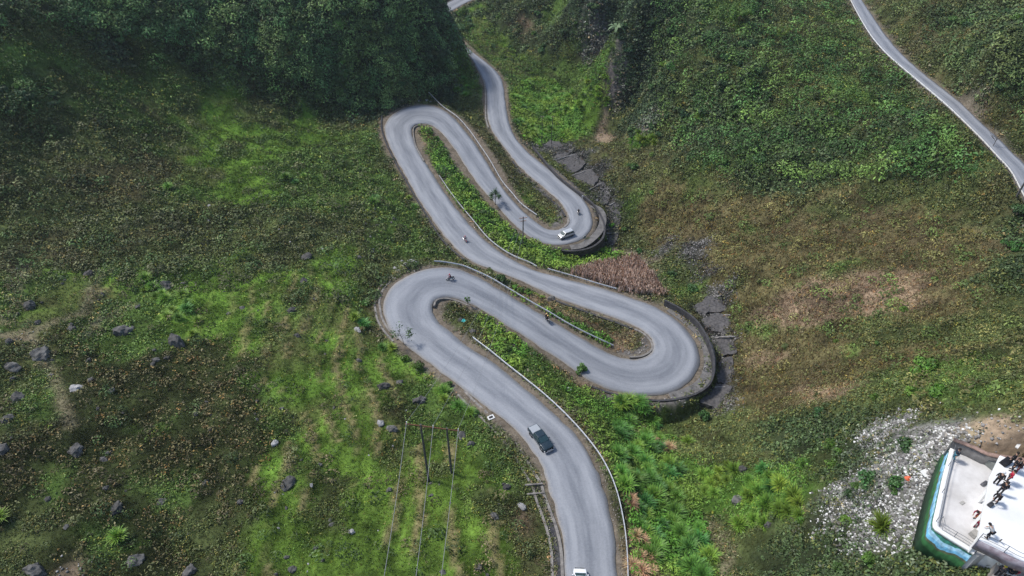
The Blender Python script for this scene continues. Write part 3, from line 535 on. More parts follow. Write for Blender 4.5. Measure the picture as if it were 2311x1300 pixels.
def rail_from(p, label, m, h=.6, step=3.2, group='steel guardrails along the road'):
    t = thing('guardrail', label, 'guardrail', p[0], 0, group); q = p-p[0]
    profile_mesh('rail', q, [(-.05, h-.28), (.03, h-.26), (.05, h-.14), (.03, h), (-.05, h+.01), (-.02, h-.14)], m, t)
    n = min(95, max(3, int(len(q)*.8/step))); me = MB().box((0, 0, h/2-.2), (.14, .14, h+.4)).build('post', M_dsteel, t)
    for k in range(n):
        i = int(k*(len(q)-1)/(n-1)); o = me if k == 0 else me.copy()
        if k: COL.objects.link(o)
        o.location = q[i]
rail_from(pu, 'thin pale guardrail on the valley side of the upper right road', M_white, h=.85)

def follow_wall(px, label, top, bot, th, m, name='retaining_wall', cat='wall', group=None, zfix=True, coping=False, plan_h=0):
    """wall whose TOP line is traced at road height + top"""
    a = np.array(px, float); g = P(a[:, 0], a[:, 1]); w = []
    for k in range(len(a)):
        z = road_z(g[k]); tp = top(k/(len(a)-1)) if callable(top) else top
        for _ in range(3):
            q = at_z(a[k, 0], a[k, 1], z+tp); z = road_z(q)
        q[2] = z; w.append(q)
    c = catmull(np.array(w), 160); s = np.r_[0, np.cumsum(np.linalg.norm(np.diff(c[:, :2], axis=0), axis=1))]; qq = np.arange(0, s[-1], .6)
    p = smoothz(np.stack([np.interp(qq, s, c[:, k]) for k in range(3)], -1), 20)
    def prof(f):
        tp = top(f) if callable(top) else top; bt = bot(f) if callable(bot) else bot
        return [(-th/2, tp), (th/2, tp), (th/2, bt), (-th/2, bt)]
    return profile_mesh(name, p, prof, m, None, label, cat, group), p
w1, w1p = follow_wall([(1501,677),(1540,698),(1572,723),(1593,755),(1607,790),(1612,822),(1607,854),(1589,877),(1554,894),(1501,903),(1448,901),(1412,895),(1370,884),(1331,870)],
    'tall dark mildewed retaining wall curving round the outside of the right hairpin', lambda f: 1.5-1.25*sst(np.array((f-.38)/.2)), lambda f: -4.2+2.6*sst(np.array((f-.75)/.2)), .38, M_dconc)
follow_wall([(1203,330),(1232,366),(1264,400),(1315,440),(1343,463),(1359,486),(1365,508),(1361,534),(1346,551),(1321,562),(1284,566),(1250,561)],
    'dark stone retaining wall round the hairpin where the silver van turns', lambda f: .9-.8*sst(np.array((f-.5)/.15)), lambda f: -2.8-.8*f, .5, M_dconc)
KG = 'low concrete kerbs along the road'
def kerb(px, label, m=None, hgt=.3, th=.28):
    p = line_world(px)
    for i in range(len(p)): p[i, 2] = road_z(p[i])
    smoothz(p, 20); return profile_mesh('kerb', p, [(-th/2, hgt), (th/2, hgt), (th/2, -.5), (-th/2, -.5)], m or M_conc, None, label, 'kerb', KG)
kerb([(862,262),(861,290),(868,315),(881,345),(898,378),(914,405),(932,437),(952,470),(972,503),(994,538),(1017,563),(1040,582),(1062,597)], 'long dark kerb along the left edge of the third road leg', M_dconc, .4, .35)
kerb([(862,262),(876,254),(898,243),(925,232),(952,230)], 'dark kerb round the outer edge of the top left hairpin', M_dconc)
kerb([(957,366),(940,335),(934,312),(933,296),(938,288),(952,284),(964,284)], 'pale kerb round the inside of the top left hairpin', M_conc)
kerb([(1157,366),(1176,391),(1205,418),(1235,445),(1262,470),(1275,490)], 'dark kerb on the inner edge of the fifth road leg leading to the van hairpin', M_dconc, .45, .4)
kerb([(1246,678),(1290,694),(1340,712),(1390,730),(1430,745)], 'dark low kerb below the third road leg opposite the dead stalk patch', M_dconc, .4, .4)
kerb([(1092,183),(1095,200),(1096,225),(1096,250),(1097,272),(1103,292)], 'grey kerb on the left edge of the straight far road leg', M_conc, .4, .5)
kerb([(980,696),(984,684),(994,678),(1010,676),(1030,679),(1046,684),(1070,695),(1092,708)], 'pale kerb round the inside of the left hairpin', M_conc, .2, .35)
kerb([(1432,744),(1450,752),(1466,767),(1472,782),(1466,795),(1445,806),(1420,808)], 'dusty kerb round the inside tip of the right hairpin', M_conc, .2, .4)
kerb([(1281,487),(1284,500),(1279,510),(1270,516)], 'small kerb at the inner tip of the van hairpin', M_conc, .2, .4)
M_ledge = mat('ledge_concrete', (.20,.19,.18), col2=(.085,.082,.08), nscale=.9, bump=.5, rough=.9)
def ledge(px, label, w):
    p = line_world(px)
    for i in range(len(p)): p[i, 2] = road_z(p[i])
    smoothz(p, 20); return profile_mesh('concrete_ledge', p, [(-w/2, -.01), (w/2, .05), (w/2, -.25), (-w/2, -.25)], M_ledge, None, label, 'ledge', 'concrete ledges inside the hairpin walls')
ledge([(1512,697),(1547,722),(1579,752),(1596,782),(1602,815),(1598,845),(1580,871),(1547,889),(1512,898)], 'stained concrete ledge between the right hairpin and its dark wall', 2.3)
ledge([(1335,464),(1352,485),(1359,507),(1355,530),(1340,549),(1314,560),(1284,564)], 'stained concrete ledge between the van hairpin and its wall', 1.9)
def gutter(px, label, w=1.5):
    p = line_world(px)
    for i in range(len(p)): p[i, 2] = road_z(p[i])
    smoothz(p, 20); h = w/2
    t = thing('concrete_gutter', label, 'gutter', p[0], 0, 'roadside drainage gutters'); q = p-p[0]
    profile_mesh('channel', q, [(-h+.36, -.02), (h-.4, -.02), (h-.4, -.5), (-h+.36, -.5)], M_dconc, t)
    profile_mesh('side_wall', q, [(-h, .18), (-h+.36, .16), (-h+.36, -.5), (-h, -.5)], M_conc, t)
    profile_mesh('side_wall', q, [(h-.4, .14), (h, .14), (h, -.5), (h-.4, -.5)], M_conc, t)
    return t
gutter([(1260,1380),(1258,1300),(1255,1243),(1246,1198),(1231,1155),(1218,1120),(1212,1097),(1197,1072),(1178,1040),(1152,1000),(1128,972),(1094,938),(1062,908),(1040,885)], 'concrete gutter on the left of the lowest road leg beside the black pickup', 1.7)
gutter([(893,768),(874,748),(858,722),(853,700),(851,680),(857,658),(870,640),(893,622)], 'concrete gutter round the outside of the left hairpin', 1.3)

# ------------------------------------------------------------------ stream slabs
M_lip = mat('pale_lime_crust', (.42,.40,.38), col2=(.2,.19,.18), nscale=3, bump=.6, rough=.9)
def slab(px, label, th=.35, m=None, lift=.12, name='stream_slab', group='dark concrete steps down the stream', lip=0):
    lipw = P(*np.array(px, float)[[lip, lip+1]].T)
    a = np.array(px, float); a = np.vstack([a[k]*(1-f)+a[(k+1) % len(a)]*f for k in range(len(a)) for f in (0, .2, .4, .6, .8)]); a += rng.normal(size=a.shape)*.9; g = P(a[:, 0], a[:, 1])
    # plane fit so that each step is a real flat tilted slab
    A_ = np.c_[g[:, :2], np.ones(len(g))]; co = np.linalg.lstsq(A_, g[:, 2], rcond=None)[0]; z = A_@co+lift
    z = .5*z+.5*z.mean()
    c = g.mean(0); poly = g[:, :2]-c[:2]
    if np.cross(poly[1]-poly[0], poly[2]-poly[1]) < 0: poly = poly[::-1]; z = z[::-1]
    o = MB().prism([tuple(p) for p in poly], list(z-c[2]-th-2), list(z-c[2])).build(name, m or M_slab, bevel=.06)
    o.location = c; tag(o, label, 'slab', group)
    la, lb_ = lipw-c; m_ = [la*(1-f)+lb_*f+np.array([0, 0, lift+.12])+rng.normal(size=3)*.05 for f in np.linspace(0, 1, 9)]
    MB().tube(m_, list(rng.uniform(.08, .2, 9)), 6).build('lip', M_lip, o); return o
r3 = lambda L_: [(1200+x/2.826, 500+y/2.826) for x, y in L_]
slab(r3([(1010,560),(1130,490),(1220,475),(1250,570),(1160,590),(1060,600)]), 'topmost dark concrete slab of the stream steps beside the right hairpin', lip=1)
slab(r3([(1075,635),(1165,598),(1270,602),(1300,670),(1225,725),(1120,690)]), 'second slab of the stream steps with a pale straight lip', lip=1)
slab(r3([(1145,742),(1300,738),(1310,850),(1210,868),(1165,830)]), 'third slab of the stream steps outside the right hairpin wall')
slab(r3([(1175,905),(1210,878),(1275,876),(1300,980),(1280,1045),(1185,1030)]), 'long narrow dark slab right of the hairpin wall', lip=1)
slab(r3([(1150,1060),(1275,1062),(1235,1150),(1200,1215),(1070,1180),(1060,1110)]), 'lowest stream slab below the right hairpin with white rubble on it')
for k, L_ in enumerate([[(1212,330),(1262,326),(1292,344),(1270,360),(1228,352)], [(1250,362),(1300,350),(1322,372),(1302,392),(1262,388)], [(1290,398),(1335,384),(1352,402),(1338,424),(1308,424)],
                        [(1330,430),(1362,412),(1378,440),(1372,462),(1352,462)], [(1366,470),(1388,458),(1402,492),(1396,520),(1376,516)], [(1368,528),(1396,528),(1390,552),(1364,560)]]):
    slab(L_, ['dark stone step at the head of the stream by the far corn patch', 'second dark step down the stream beside the long stone wall', 'third step of the stream beside the long stone wall',
              'stream step right of the white marker post', 'stream step outside the van hairpin wall', 'stream step just below the van hairpin wall'][k], group='dark stream steps beside the van hairpin')

# ------------------------------------------------------------------ rocks
def rock_mesh(seed, m, flat=.75):
    r = np.random.default_rng(seed); bm = bmesh.new(); bmesh.ops.create_icosphere(bm, subdivisions=3, radius=1)
    ax = r.normal(size=(9, 3)); ax /= np.linalg.norm(ax, axis=1, keepdims=True); cut = r.uniform(.55, .95, 9)
    for v in bm.verts:
        p = np.array(v.co)
        for a, c in zip(ax, cut):
            d = p@a
            if d > c: p = p-a*(d-c)*.95
        n = 1+.12*math.sin(p[0]*7+seed)*math.cos(p[1]*6+seed*2)+.07*math.sin(p[2]*13+p[0]*11)+r.uniform(-.025, .025)
        v.co = Vector(p*n*np.array([1, .8, flat]))
    me = bpy.data.meshes.new('rock'); bm.to_mesh(me); bm.free(); me.materials.append(m); return me
RD = [rock_mesh(10+i, M_rockd) for i in range(6)]; RL = [rock_mesh(30+i, M_rockl, .6) for i in range(5)]
def rock(u, v, size_px, dark=True, label=None, group=None, sink=.3):
    p = P1(u, v); dep = project(p)[2]; r = size_px/2*dep/FPX*.85
    o = link('boulder' if size_px > 16 else 'rock', random.choice(RD if dark else RL)); o.location = (p[0], p[1], p[2]+r*(.25-sink))
    o.scale = (r, r*random.uniform(.8, 1.1), r*random.uniform(.8, 1.15)); o.rotation_euler = (random.uniform(-.3, .3), random.uniform(-.3, .3), random.uniform(0, 6.28))
    tag(o, label, 'rock', group); return o
BIG = [(945,905,44,1,'large black jagged boulder left of the road near the power poles'),(862,873,46,1,'brown twiggy capped boulder beside the black boulders'),(900,864,26,1,'round black boulder right of the twiggy boulder'),
 (884,968,32,1,'dark upright boulder touching a white rock in the lower meadow'),(858,953,28,0,'white pointed rock next to a dark boulder in the lower meadow'),(650,1095,56,1,'grey brushy boulder in the lower terraces'),(262,1148,46,1,'square black boulder in the brown leafy patch'),
 (306,1265,52,1,'blue black boulder at the lower left edge of the photo'),(430,1292,50,1,'low dark boulder cut by the bottom edge'),(80,1288,62,1,'wide dark boulder in the bottom left corner'),(168,1018,46,1,'dark flat boulder in the left scrub'),
 (40,900,46,1,'boulder with a pale cap at the left edge'),(168,880,44,0,'pale grey wedge shaped boulder on the left slope'),(15,945,42,1,'dark boulder cut by the left edge'),(8,1010,44,1,'black boulder below it at the left edge'),
 (465,1090,26,1,'small round dark boulder in the middle of the brown patch'),(365,1132,30,1,'grey ridged boulder right of the square black one'),(877,1107,20,1,'smooth dark rock left of the wire'),(1142,1100,34,1,'dark flat boulder left of the drain opening'),
 (1176,1144,30,0,'white streaked rock left of the gutter'),(1115,1165,32,1,'low grey boulder in the terraces near the road'),(1045,985,38,1,'dark rock behind the right power pole'),(1062,1003,26,1,'black rock between the power pole and road'),
 (790,1200,28,0,'pale grey rock standing in the bright terraces'),(806,746,24,0,'single white round rock in the green meadow'),(702,1095,18,0,'pale stone right of the brushy boulder'),(280,748,66,1,'long black rock outcrop on the green slope'),
 (395,775,60,1,'wide dark outcrop beside the long black one'),(372,647,46,1,'dark flat outcrop under the pale reeds'),(692,582,38,1,'brown domed boulder on the mid left slope'),(90,800,56,1,'dark broken outcrop near the left edge'),
 (658,700,34,1,'dark shaggy rock in the bright meadow'),(686,635,28,1,'small dark shaggy rock in the bright meadow'),(65,690,46,1,'dark outcrop on the far left slope'),(30,830,48,1,'dark low outcrop at the left edge'),(200,620,36,1,'dark rock below the small white stone'),
 (1038,724,24,1,'dark rock with a turquoise bag beside it in the left hairpin island'),(1066,748,26,1,'dark boulder at the tip of the hairpin island'),(950,548,15,0,'pale rock beside the third leg kerb'),(1345,452,14,0,'white boulder by the stream at the van hairpin'),
 (928,590,26,0,'large pale rock on the rubble heap above the left hairpin'),(1322,568,12,0,'pale stone under the van hairpin wall'),(618,1000,30,0,'grey rock at the top of the bright terraces'),(1680,1062,32,1,'dark wet rock between the reed clumps'),(1665,1130,44,1,'long dark rock between the reed clumps'),
 (1245,675,26,1,'dark square boulder at the edge of the third leg'),(1158,782,22,1,'grey rock between the green strip plants'),(1280,880,26,0,'pale rock in the verge below the second leg'),(1735,1185,26,1,'dark stone beside the white rubble'),(1000,1292,22,1,'dark stone at the bottom edge in the terraces'),(1080,1282,24,1,'grey stone near the gutter at the bottom edge'),(660,1285,28,1,'dark stone at the bottom of the terraces'),(150,1190,20,1,'small dark rock in the brown patch')]
for (u, v, s, dk, lb) in BIG: rock(u, v, s, dk, lb)
def sprinkle(n, box, dark, szr, label, group):
    k = 0; t = 0
    while k < n and t < n*8:
        t += 1; u = random.uniform(box[0], box[2]); v = random.uniform(box[1], box[3]); p = P1(u, v)
        if bil(EG, p[0], p[1]) < 1.5: continue
        rock(u, v, random.uniform(*szr), dark, label, group); k += 1
sprinkle(24, (0, 620, 420, 860), 1, (8, 26), 'dark rock in the rock strewn green slope at the left edge', 'dark rocks of the left slope')
sprinkle(12, (600, 470, 860, 600), 0, (7, 14), 'pale stone in the scrub above the bright meadow', 'pale stones above the meadow')
sprinkle(10, (600, 480, 900, 600), 1, (10, 20), 'dark stone in the scrub above the bright meadow', 'dark stones above the meadow')
sprinkle(18, (450, 640, 850, 1000), 1, (8, 20), 'small dark stone in the bright meadow', 'dark stones of the meadow')
sprinkle(12, (0, 860, 600, 1300), 1, (10, 26), 'dark stone in the brown leafy patch', 'dark stones of the brown patch')
sprinkle(16, (620, 1000, 1180, 1300), 1, (7, 18), 'small dark stone in the terraces', 'dark stones of the terraces')
sprinkle(9, (100, 380, 600, 640), 0, (7, 14), 'small pale stone on the upper left slope', 'pale stones of the upper left slope')
sprinkle(14, (600, 850, 1180, 1300), 0, (4, 9), 'small pale stone in the terraces', 'pale stones of the terraces')
for (u, v, s) in [(908,602,12),(916,596,14),(900,612,12),(930,604,9),(895,618,9),(940,592,10),(906,590,10),(892,606,14),(922,612,8),(950,586,7),(966,583,9),(888,628,7),(898,600,8),(935,612,6)]:
    rock(u, v, s*1.1, 0, 'pale stone of the rubble heap above the left hairpin', 'rubble heap above the left hairpin')
for (u, v, s) in [(962,226,12),(970,229,9),(945,228,6)]: rock(u, v, s, 0, 'white stone at the top of the top left hairpin', 'white stones by the top left hairpin')

# ------------------------------------------------------------------ foliage
def leaves(C, Nrm, size, col, asp=.5):
    """one diamond leaf (quad) at each centre, facing Nrm"""
    n = len(C); Nn = Nrm/(np.linalg.norm(Nrm, axis=1, keepdims=True)+1e-9)
    a = rng.normal(size=(n, 3)); a -= Nn*(a*Nn).sum(1, keepdims=True); a /= np.linalg.norm(a, axis=1, keepdims=True)+1e-9; b = np.cross(Nn, a)
    s = np.reshape(size, (-1, 1))*np.ones((n, 1))
    V = np.stack([C-a*s, C+b*s*asp-a*s*.1, C+a*s+Nn*s*-.15, C-b*s*asp-a*s*.1], 1).reshape(-1, 3)
    return V, np.arange(n*4).reshape(n, 4), col
def jitter_col(base, n, v=.3, h=.12):
    c = np.asarray(base, float)*np.ones((n, 1)); c = c*(1+rng.uniform(-v, v, (n, 1)))*(1+rng.uniform(-h, h, (n, 3))); return np.clip(c, .003, 1)
def dome_bush(n, r, h, base, leaf=.13, lumps=9, up=.4):
    """crown as many leaf faces round several lumps; returns V,F,C"""
    th = rng.uniform(0, 2*np.pi, lumps); rr = np.sqrt(rng.uniform(0, 1, lumps))*r*.68; lc = np.c_[rr*np.cos(th), rr*np.sin(th), rng.uniform(.3, .85, lumps)*h*(1-.35*(rr/r)**2)]
    lr = rng.uniform(.26, .46, lumps)*r; tone = rng.uniform(.7, 1.35, lumps)
    k = rng.integers(0, lumps, n); d = rng.normal(size=(n, 3)); d[:, 2] = np.abs(d[:, 2])*1.0-.35; d /= np.linalg.norm(d, axis=1, keepdims=True)
    rad = rng.uniform(.6, 1.08, n)**.7; C = lc[k]+d*lr[k, None]*rad[:, None]*np.array([1, 1, .8]); C[:, 2] = np.maximum(C[:, 2], .02)
    Nn = d+rng.normal(size=(n, 3))*.55+np.array([0, 0, up]); col = jitter_col(base, n, .35)*tone[k, None]
    return leaves(C, Nn, rng.uniform(.6, 1.25, n)*leaf, col)
def stems_mb(r, h, n=5):
    m = MB()
    for k in range(n):
        a = k*2*math.pi/n+random.random(); m.tube([(0, 0, -.3), (r*.15*math.cos(a), r*.15*math.sin(a), h*.3), (r*.45*math.cos(a), r*.45*math.sin(a), h*.7)], [.06, .045, .02], 5)
    return m
def shrub_proto(n, r, h, base, leaf, lumps=9):
    V, F_, C = dome_bush(n, r, h, base, leaf, lumps); cm = np_mesh('crown', V, F_, M_leafv, C)
    so_ = stems_mb(r, h).build('stems', M_bark); sm = so_.data; bpy.data.objects.remove(so_); return cm, sm
GD, GM, GB, GY_, GO = (.035,.08,.022), (.06,.135,.026), (.09,.20,.026), (.16,.23,.03), (.085,.105,.03)
PR = {'d': [shrub_proto(900, 1, .9, GD, .12, 10), shrub_proto(900, 1, 1.1, (.045,.095,.024), .13, 8), shrub_proto(700, 1, .8, (.038,.078,.03), .14, 12)],
      'm': [shrub_proto(900, 1, .9, GM, .12, 9), shrub_proto(800, 1, 1.1, (.08,.15,.024), .13, 9), shrub_proto(800, 1, .8, (.055,.12,.034), .12, 12)],
      'b': [shrub_proto(800, 1, .8, GB, .13, 8), shrub_proto(800, 1, 1, (.10,.19,.026), .15, 9)],
      'y': [shrub_proto(600, 1, .9, GY_, .13, 7)], 'o': [shrub_proto(700, 1, .7, GO, .10, 9)]}
NS = 0
def shrub(u, v, r, kind, label, group, hs=1.0, cat='shrub', name='shrub'):
    global NS; NS += 1
    p = P1(u, v) if not hasattr(u, '__len__') else u
    cm, sm = random.choice(PR[kind]); t = thing(name, label, cat, p, random.uniform(0, 6.28), group); t.scale = (r, r*random.uniform(.85, 1.15), r*hs*random.uniform(.85, 1.2))
    link('crown', cm, t); link('stems', sm, t); return t
def scatter_shrubs(n, poly, rr, kinds, label, group, hs=1, emin=1.8):
    """poly = list of photo boxes"""
    k = 0; t = 0
    while k < n and t < n*20:
        t += 1; b = random.choice(poly); u = random.uniform(b[0], b[2]); v = random.uniform(b[1], b[3]); p = P1(u, v); r = random.uniform(*rr)
        if bil(EG, p[0], p[1]) < emin+r*.6: continue
        shrub(p, 0, r, random.choice(kinds), label, group, hs); k += 1
scatter_shrubs(62, [(1420,120,1750,400),(1500,200,1980,420),(1560,60,1850,300),(1480,0,1800,160)], (1.1,2.3), 'ddmmmo', 'leafy green shrub on the steep right hillside below the upper road', 'shrubs of the right hillside')
scatter_shrubs(14, [(1750,60,2150,330),(2000,260,2250,400)], (.9,1.7), 'mmob', 'shrub on the slope just below the upper right road', 'shrubs below the upper road')
scatter_shrubs(24, [(1450,420,2200,640),(1650,700,2250,900)], (.5,1.0), 'oomb', 'small bush in the brown grass of the right slope', 'small bushes of the brown slope')
scatter_shrubs(18, [(2000,0,2311,260)], (1.0,1.9), 'dmmo', 'bush on the dark bank above the upper right road', 'bushes above the upper road')
scatter_shrubs(52, [(500,0,1000,190),(780,60,1020,215),(640,120,860,230)], (1.2,2.6), 'dddmo', 'dark shrub clinging to the steep spur at the top', 'dark shrubs of the top spur')
scatter_shrubs(12, [(1005,10,1062,60),(1030,60,1062,150)], (1.3,2.3), 'ddmm', 'dark shrub on the edge of the spur beside the hidden bend of the far road', 'shrubs on the edge of the spur')
scatter_shrubs(22, [(0,0,500,130),(0,190,130,260)], (1.0,2.0), 'ddmo', 'dark shrub on the upper left mountainside', 'dark shrubs of the upper left slope')
scatter_shrubs(22, [(1400,0,1500,250),(1270,0,1400,100)], (1.2,2.4), 'dddm', 'dark shrub hanging on the right cliff of the gorge', 'shrubs of the gorge cliff')
scatter_shrubs(10, [(1060,30,1280,160)], (1.0,2.0), 'dmm', 'shrub in the narrow valley beyond the far road', 'shrubs of the far valley')
scatter_shrubs(16, [(1150,500,1420,600)], (.8,1.5), 'bbmm', 'bright bush in the green strip under the silver van hairpin', 'bushes under the van hairpin', emin=.6)
scatter_shrubs(12, [(1750,1000,2040,1290)], (.6,1.2), 'mmbd', 'green bush among the white rubble below the cafe', 'bushes in the white rubble')
LS = 'bushes of the narrow green strip above the third leg'
for (u, v, r, k) in [(958,296,1.0,'b'),(972,304,1.1,'b'),(985,318,1.2,'b'),(996,332,1.2,'b'),(1006,350,1.2,'b'),(1012,368,1.4,'m'),(1022,388,1.6,'m'),(1034,404,1.6,'b'),(1046,424,1.6,'b'),(1058,440,1.7,'b'),(1070,455,1.6,'b'),(1082,470,1.5,'b'),(1092,486,1.6,'m'),(1100,500,1.4,'b'),(1112,512,1.6,'m'),(1128,520,1.6,'b'),(1142,534,1.4,'b'),(1120,496,1.3,'y'),(1108,478,1.5,'m'),(1158,545,1.5,'b'),(1176,556,1.4,'m'),(1196,566,1.4,'b'),(1216,574,1.3,'b'),(1236,582,1.3,'m'),(1256,588,1.2,'y'),(1274,592,1.1,'b')]:
    shrub(u, v, r, k, 'bright green bush in the narrow strip between the third and fourth road legs', LS, 1.1)
SG = 'bushes of the left hairpin island'
for (u, v, r, k) in [(1098,722,1.1,'b'),(1108,738,1.2,'b'),(1122,752,1.1,'b'),(1136,766,1.0,'y'),(1128,782,1.1,'b'),(1146,795,1.2,'b'),(1160,760,1.0,'y'),(1170,778,.9,'y'),(1110,758,1.0,'b'),(1138,805,1.0,'m'),(1206,800,.6,'m'),(1225,835,.6,'m')]:
    shrub(u, v, r, k, 'bright green bush on the island between the lowest and second legs', SG)
SG2 = 'bushes between the second and third legs'
for (u, v, r, k) in [(1160,650,.9,'b'),(1176,657,.9,'b'),(1192,662,.9,'b'),(1208,668,.9,'y'),(1222,673,.8,'y'),(1245,707,.8,'m'),(1262,714,.9,'m'),(1280,724,.9,'m'),(1300,735,.9,'b'),(1318,745,.8,'b'),(1335,755,.9,'m'),(1352,764,.8,'b'),(1372,768,.7,'m')]:
    shrub(u, v, r, k, 'leafy bush in the thin strip between the second and third road legs', SG2)
for (u, v, r, k, lb) in [(1102,615,1.2,'o','olive shrub at the point where the second and third legs nearly touch'),(1133,632,1.5,'d','rounded dark green shrub overhanging the third leg'),(1310,838,1.4,'m','grey green shrub leaning over the lower edge of the second leg'),
    (1562,655,1.6,'m','bright rounded bush above the end of the dark hairpin wall'),(1515,622,1.5,'m','long green bush right of the dead stalk patch'),(2112,890,2.0,'b','large bright bush on the right slope above the dirt ground'),(2080,845,2.0,'m','pale green bush above the large bright one'),
    (1850,935,1.2,'m','round green bush above the white rubble'),(1440,572,1.3,'d','dark bush by the stream below the van hairpin'),(1590,945,1.6,'d','blue green bush under the lowest stream slab'),(1440,1170,1.1,'m','dark green bush by the lowest guardrail'),
    (2290,480,2.2,'d','dark bush under the upper road at the right edge'),(2280,560,2.0,'m','green bush at the right edge of the brown slope'),(2040,1010,1.9,'d','dark spreading bush above the rubble beside the cafe'),(1960,1090,1.5,'m','dark green bush in the rubble left of the cafe'),(2015,1105,1.2,'m','low green bush by the orange litter'),
    (945,835,1.3,'m','green bush overhanging the left edge of the lowest leg'),(915,812,1.1,'b','bright bush left of the lowest leg'),(1010,870,1.0,'m','green bush on the bank left of the gutter'),(1072,935,.8,'m','low bush by the gutter head')]:
    shrub(u, v, r, k, lb, None)
# reed / long-leaf clumps
def tussock_proto(nb, length, base, w=.05, droop=.5, tip=None):
    nb = int(nb*1.7); w = w*.62
    V = []; F_ = []; C = []
    for k in range(nb):
        a = rng.uniform(0, 2*np.pi); tilt = rng.uniform(.1, 1.0)**.8; L_ = length*rng.uniform(.6, 1.05); dx, dy = math.cos(a), math.sin(a); ox, oy = rng.normal(size=2)*.16*length*.5
        pts_ = []
        for s in (0, .4, .75, 1.0):
            out = L_*s*math.sin(tilt*.9*(.6+.7*s)); up_ = L_*s*math.cos(tilt*.9)*(1-.1*s)-droop*L_*.5*s*s*s*tilt; pts_.append((ox+dx*out, oy+dy*out, max(up_, .03)))
        ww = [w*.8, w, w*.75, .004]; n0_ = len(V)
        for p, q in zip(pts_, ww): V += [(p[0]-dy*q, p[1]+dx*q, p[2]), (p[0]+dy*q, p[1]-dx*q, p[2])]
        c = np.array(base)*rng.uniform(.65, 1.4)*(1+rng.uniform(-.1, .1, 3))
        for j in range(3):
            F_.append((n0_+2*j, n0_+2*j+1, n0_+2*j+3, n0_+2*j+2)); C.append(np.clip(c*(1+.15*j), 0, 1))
    return np_mesh('leaves', V, F_, M_leafv, np.array(C))
TP = {'g': [tussock_proto(150, 1.5, (.085,.19,.03), .045), tussock_proto(170, 1.4, (.06,.16,.035), .05), tussock_proto(130, 1.6, (.11,.21,.028), .055)],
      'y': [tussock_proto(150, 1.4, (.14,.22,.03), .055), tussock_proto(140, 1.5, (.11,.20,.028), .06)],
      'r': [tussock_proto(140, 1.1, (.34,.22,.12), .03, .9)], 'c': [tussock_proto(26, 1.2, (.13,.30,.025), .07, .7)]}
def tussock(u, v, s, kind, label, group=None):
    p = P1(u, v) if not hasattr(u, '__len__') else u; t = thing('grass_clump', label, 'grass clump', p, random.uniform(0, 6.28), group); t.scale = (s, s, s*random.uniform(.8, 1.1))
    link('leaves', random.choice(TP[kind]), t); return t
for (u, v, s, k, lb) in [(1990,1195,1.7,'y','big fountain of long grass left of the painted cafe wall'),(268,1215,1.3,'y','single bright grass tuft in the brown patch above the dark boulder'),(1552,1000,1.3,'y','single round grass clump below the hairpin slabs'),
    (0,1170,1.3,'y','pale grass tuft cut by the left edge'),(380,425,1.2,'g','small dark green tuft on the upper left slope'),(1450,320,2.4,'y','bright yellow green reeds at the foot of the gorge cliff'),(1582,270,2.2,'y','pale feathery grass clump high on the right hillside'),(1500,150,1.8,'y','pale feathery grass clump near the gorge cliff')]:
    tussock(u, v, s, k, lb)
def scatter_tus(pts_, kind, sz, label, group, jit=8):
    for (u, v) in pts_:
        p = P1(u+random.uniform(-jit, jit), v+random.uniform(-jit, jit))
        if bil(EG, p[0], p[1]) < 1.6: continue
        tussock(p, 0, random.uniform(*sz), random.choice(kind), label, group)
big = []
for k in range(80):
    t = random.random(); y = 900+t*400; xl = 1385+max(0, (y-1000))*.12; xr = 1470+(y-900)*.38
    if xr > 1600: xr = 1600
    big.append((random.uniform(xl+(20 if y > 1100 else 0), xr), y))
scatter_tus(big, 'ggg', (1.0, 1.7), 'long leaved green reed clump right of the lowest guardrail', 'reed clumps right of the lowest leg', 3)
scatter_tus([(1585,1075),(1605,1070),(1625,1065),(1645,1058),(1600,1095),(1620,1090),(1640,1082),(1590,1110),(1610,1112),(1660,1062)], 'y', (1.0, 1.4), 'yellow green reed clump left of the dark wet rock', 'yellow reed clumps left of the wet rock', 5)
scatter_tus([(1720,1060),(1735,1075),(1750,1085),(1700,1105),(1715,1120),(1735,1110),(1755,1105),(1775,1130),(1790,1125),(1805,1140),(1740,1135),(1690,1085),(1765,1090),(1725,1140),(1780,1155),(1800,1165),(1755,1160),(1690,1130),(1665,1190),(1700,1175),(1720,1190)], 'yyg', (1.0, 1.6), 'yellow green reed clump right of the dark wet rock', 'yellow reed clumps right of the wet rock', 6)
scatter_tus([(1440,1255),(1425,1275),(1460,1270),(1445,1290),(1475,1285),(1420,1130),(1430,1145),(1490,1005),(1505,1015),(1480,995),(1430,1210),(1445,1225)], 'r', (1.1, 1.7), 'dry straw coloured grass clump beside the lowest guardrail', 'dry clumps by the lowest guardrail', 6)
scatter_tus([(830,440),(842,455),(855,450),(645,405),(665,410),(690,405),(940,470),(955,480),(830,680),(800,720),(820,735),(870,790),(885,780),(1000,905),(985,880),(1035,925),(1055,940),(905,795),(1005,890),(930,455),(905,440)], 'ygg', (.9, 1.5), 'pale green grass clump on the slope left of the road', 'grass clumps left of the road', 8)
scatter_tus([(30+random.random()*170+i*8, 560+random.random()*10) for i in range(0)], 'g', (1, 1), 'x', 'x')
reed = []
for k in range(20):
    t = random.random(); reed.append((300+t*150+random.uniform(-25, 25), 600+t*150+random.uniform(-25, 30)))
scatter_tus(reed, 'gy', (.8, 1.3), 'wispy pale green reed clump around the dark outcrops of the left slope', 'pale reeds of the left slope', 4)
corn = []
while len(corn) < 75:
    u = random.uniform(1145, 1315); v = random.uniform(180, 330); e_ = ((u-1228)/86)**2+((v-255)/76)**2
    if e_ < 1 and not ((u-1212)**2+((v-205)*1.4)**2 < 200): corn.append((u, v))
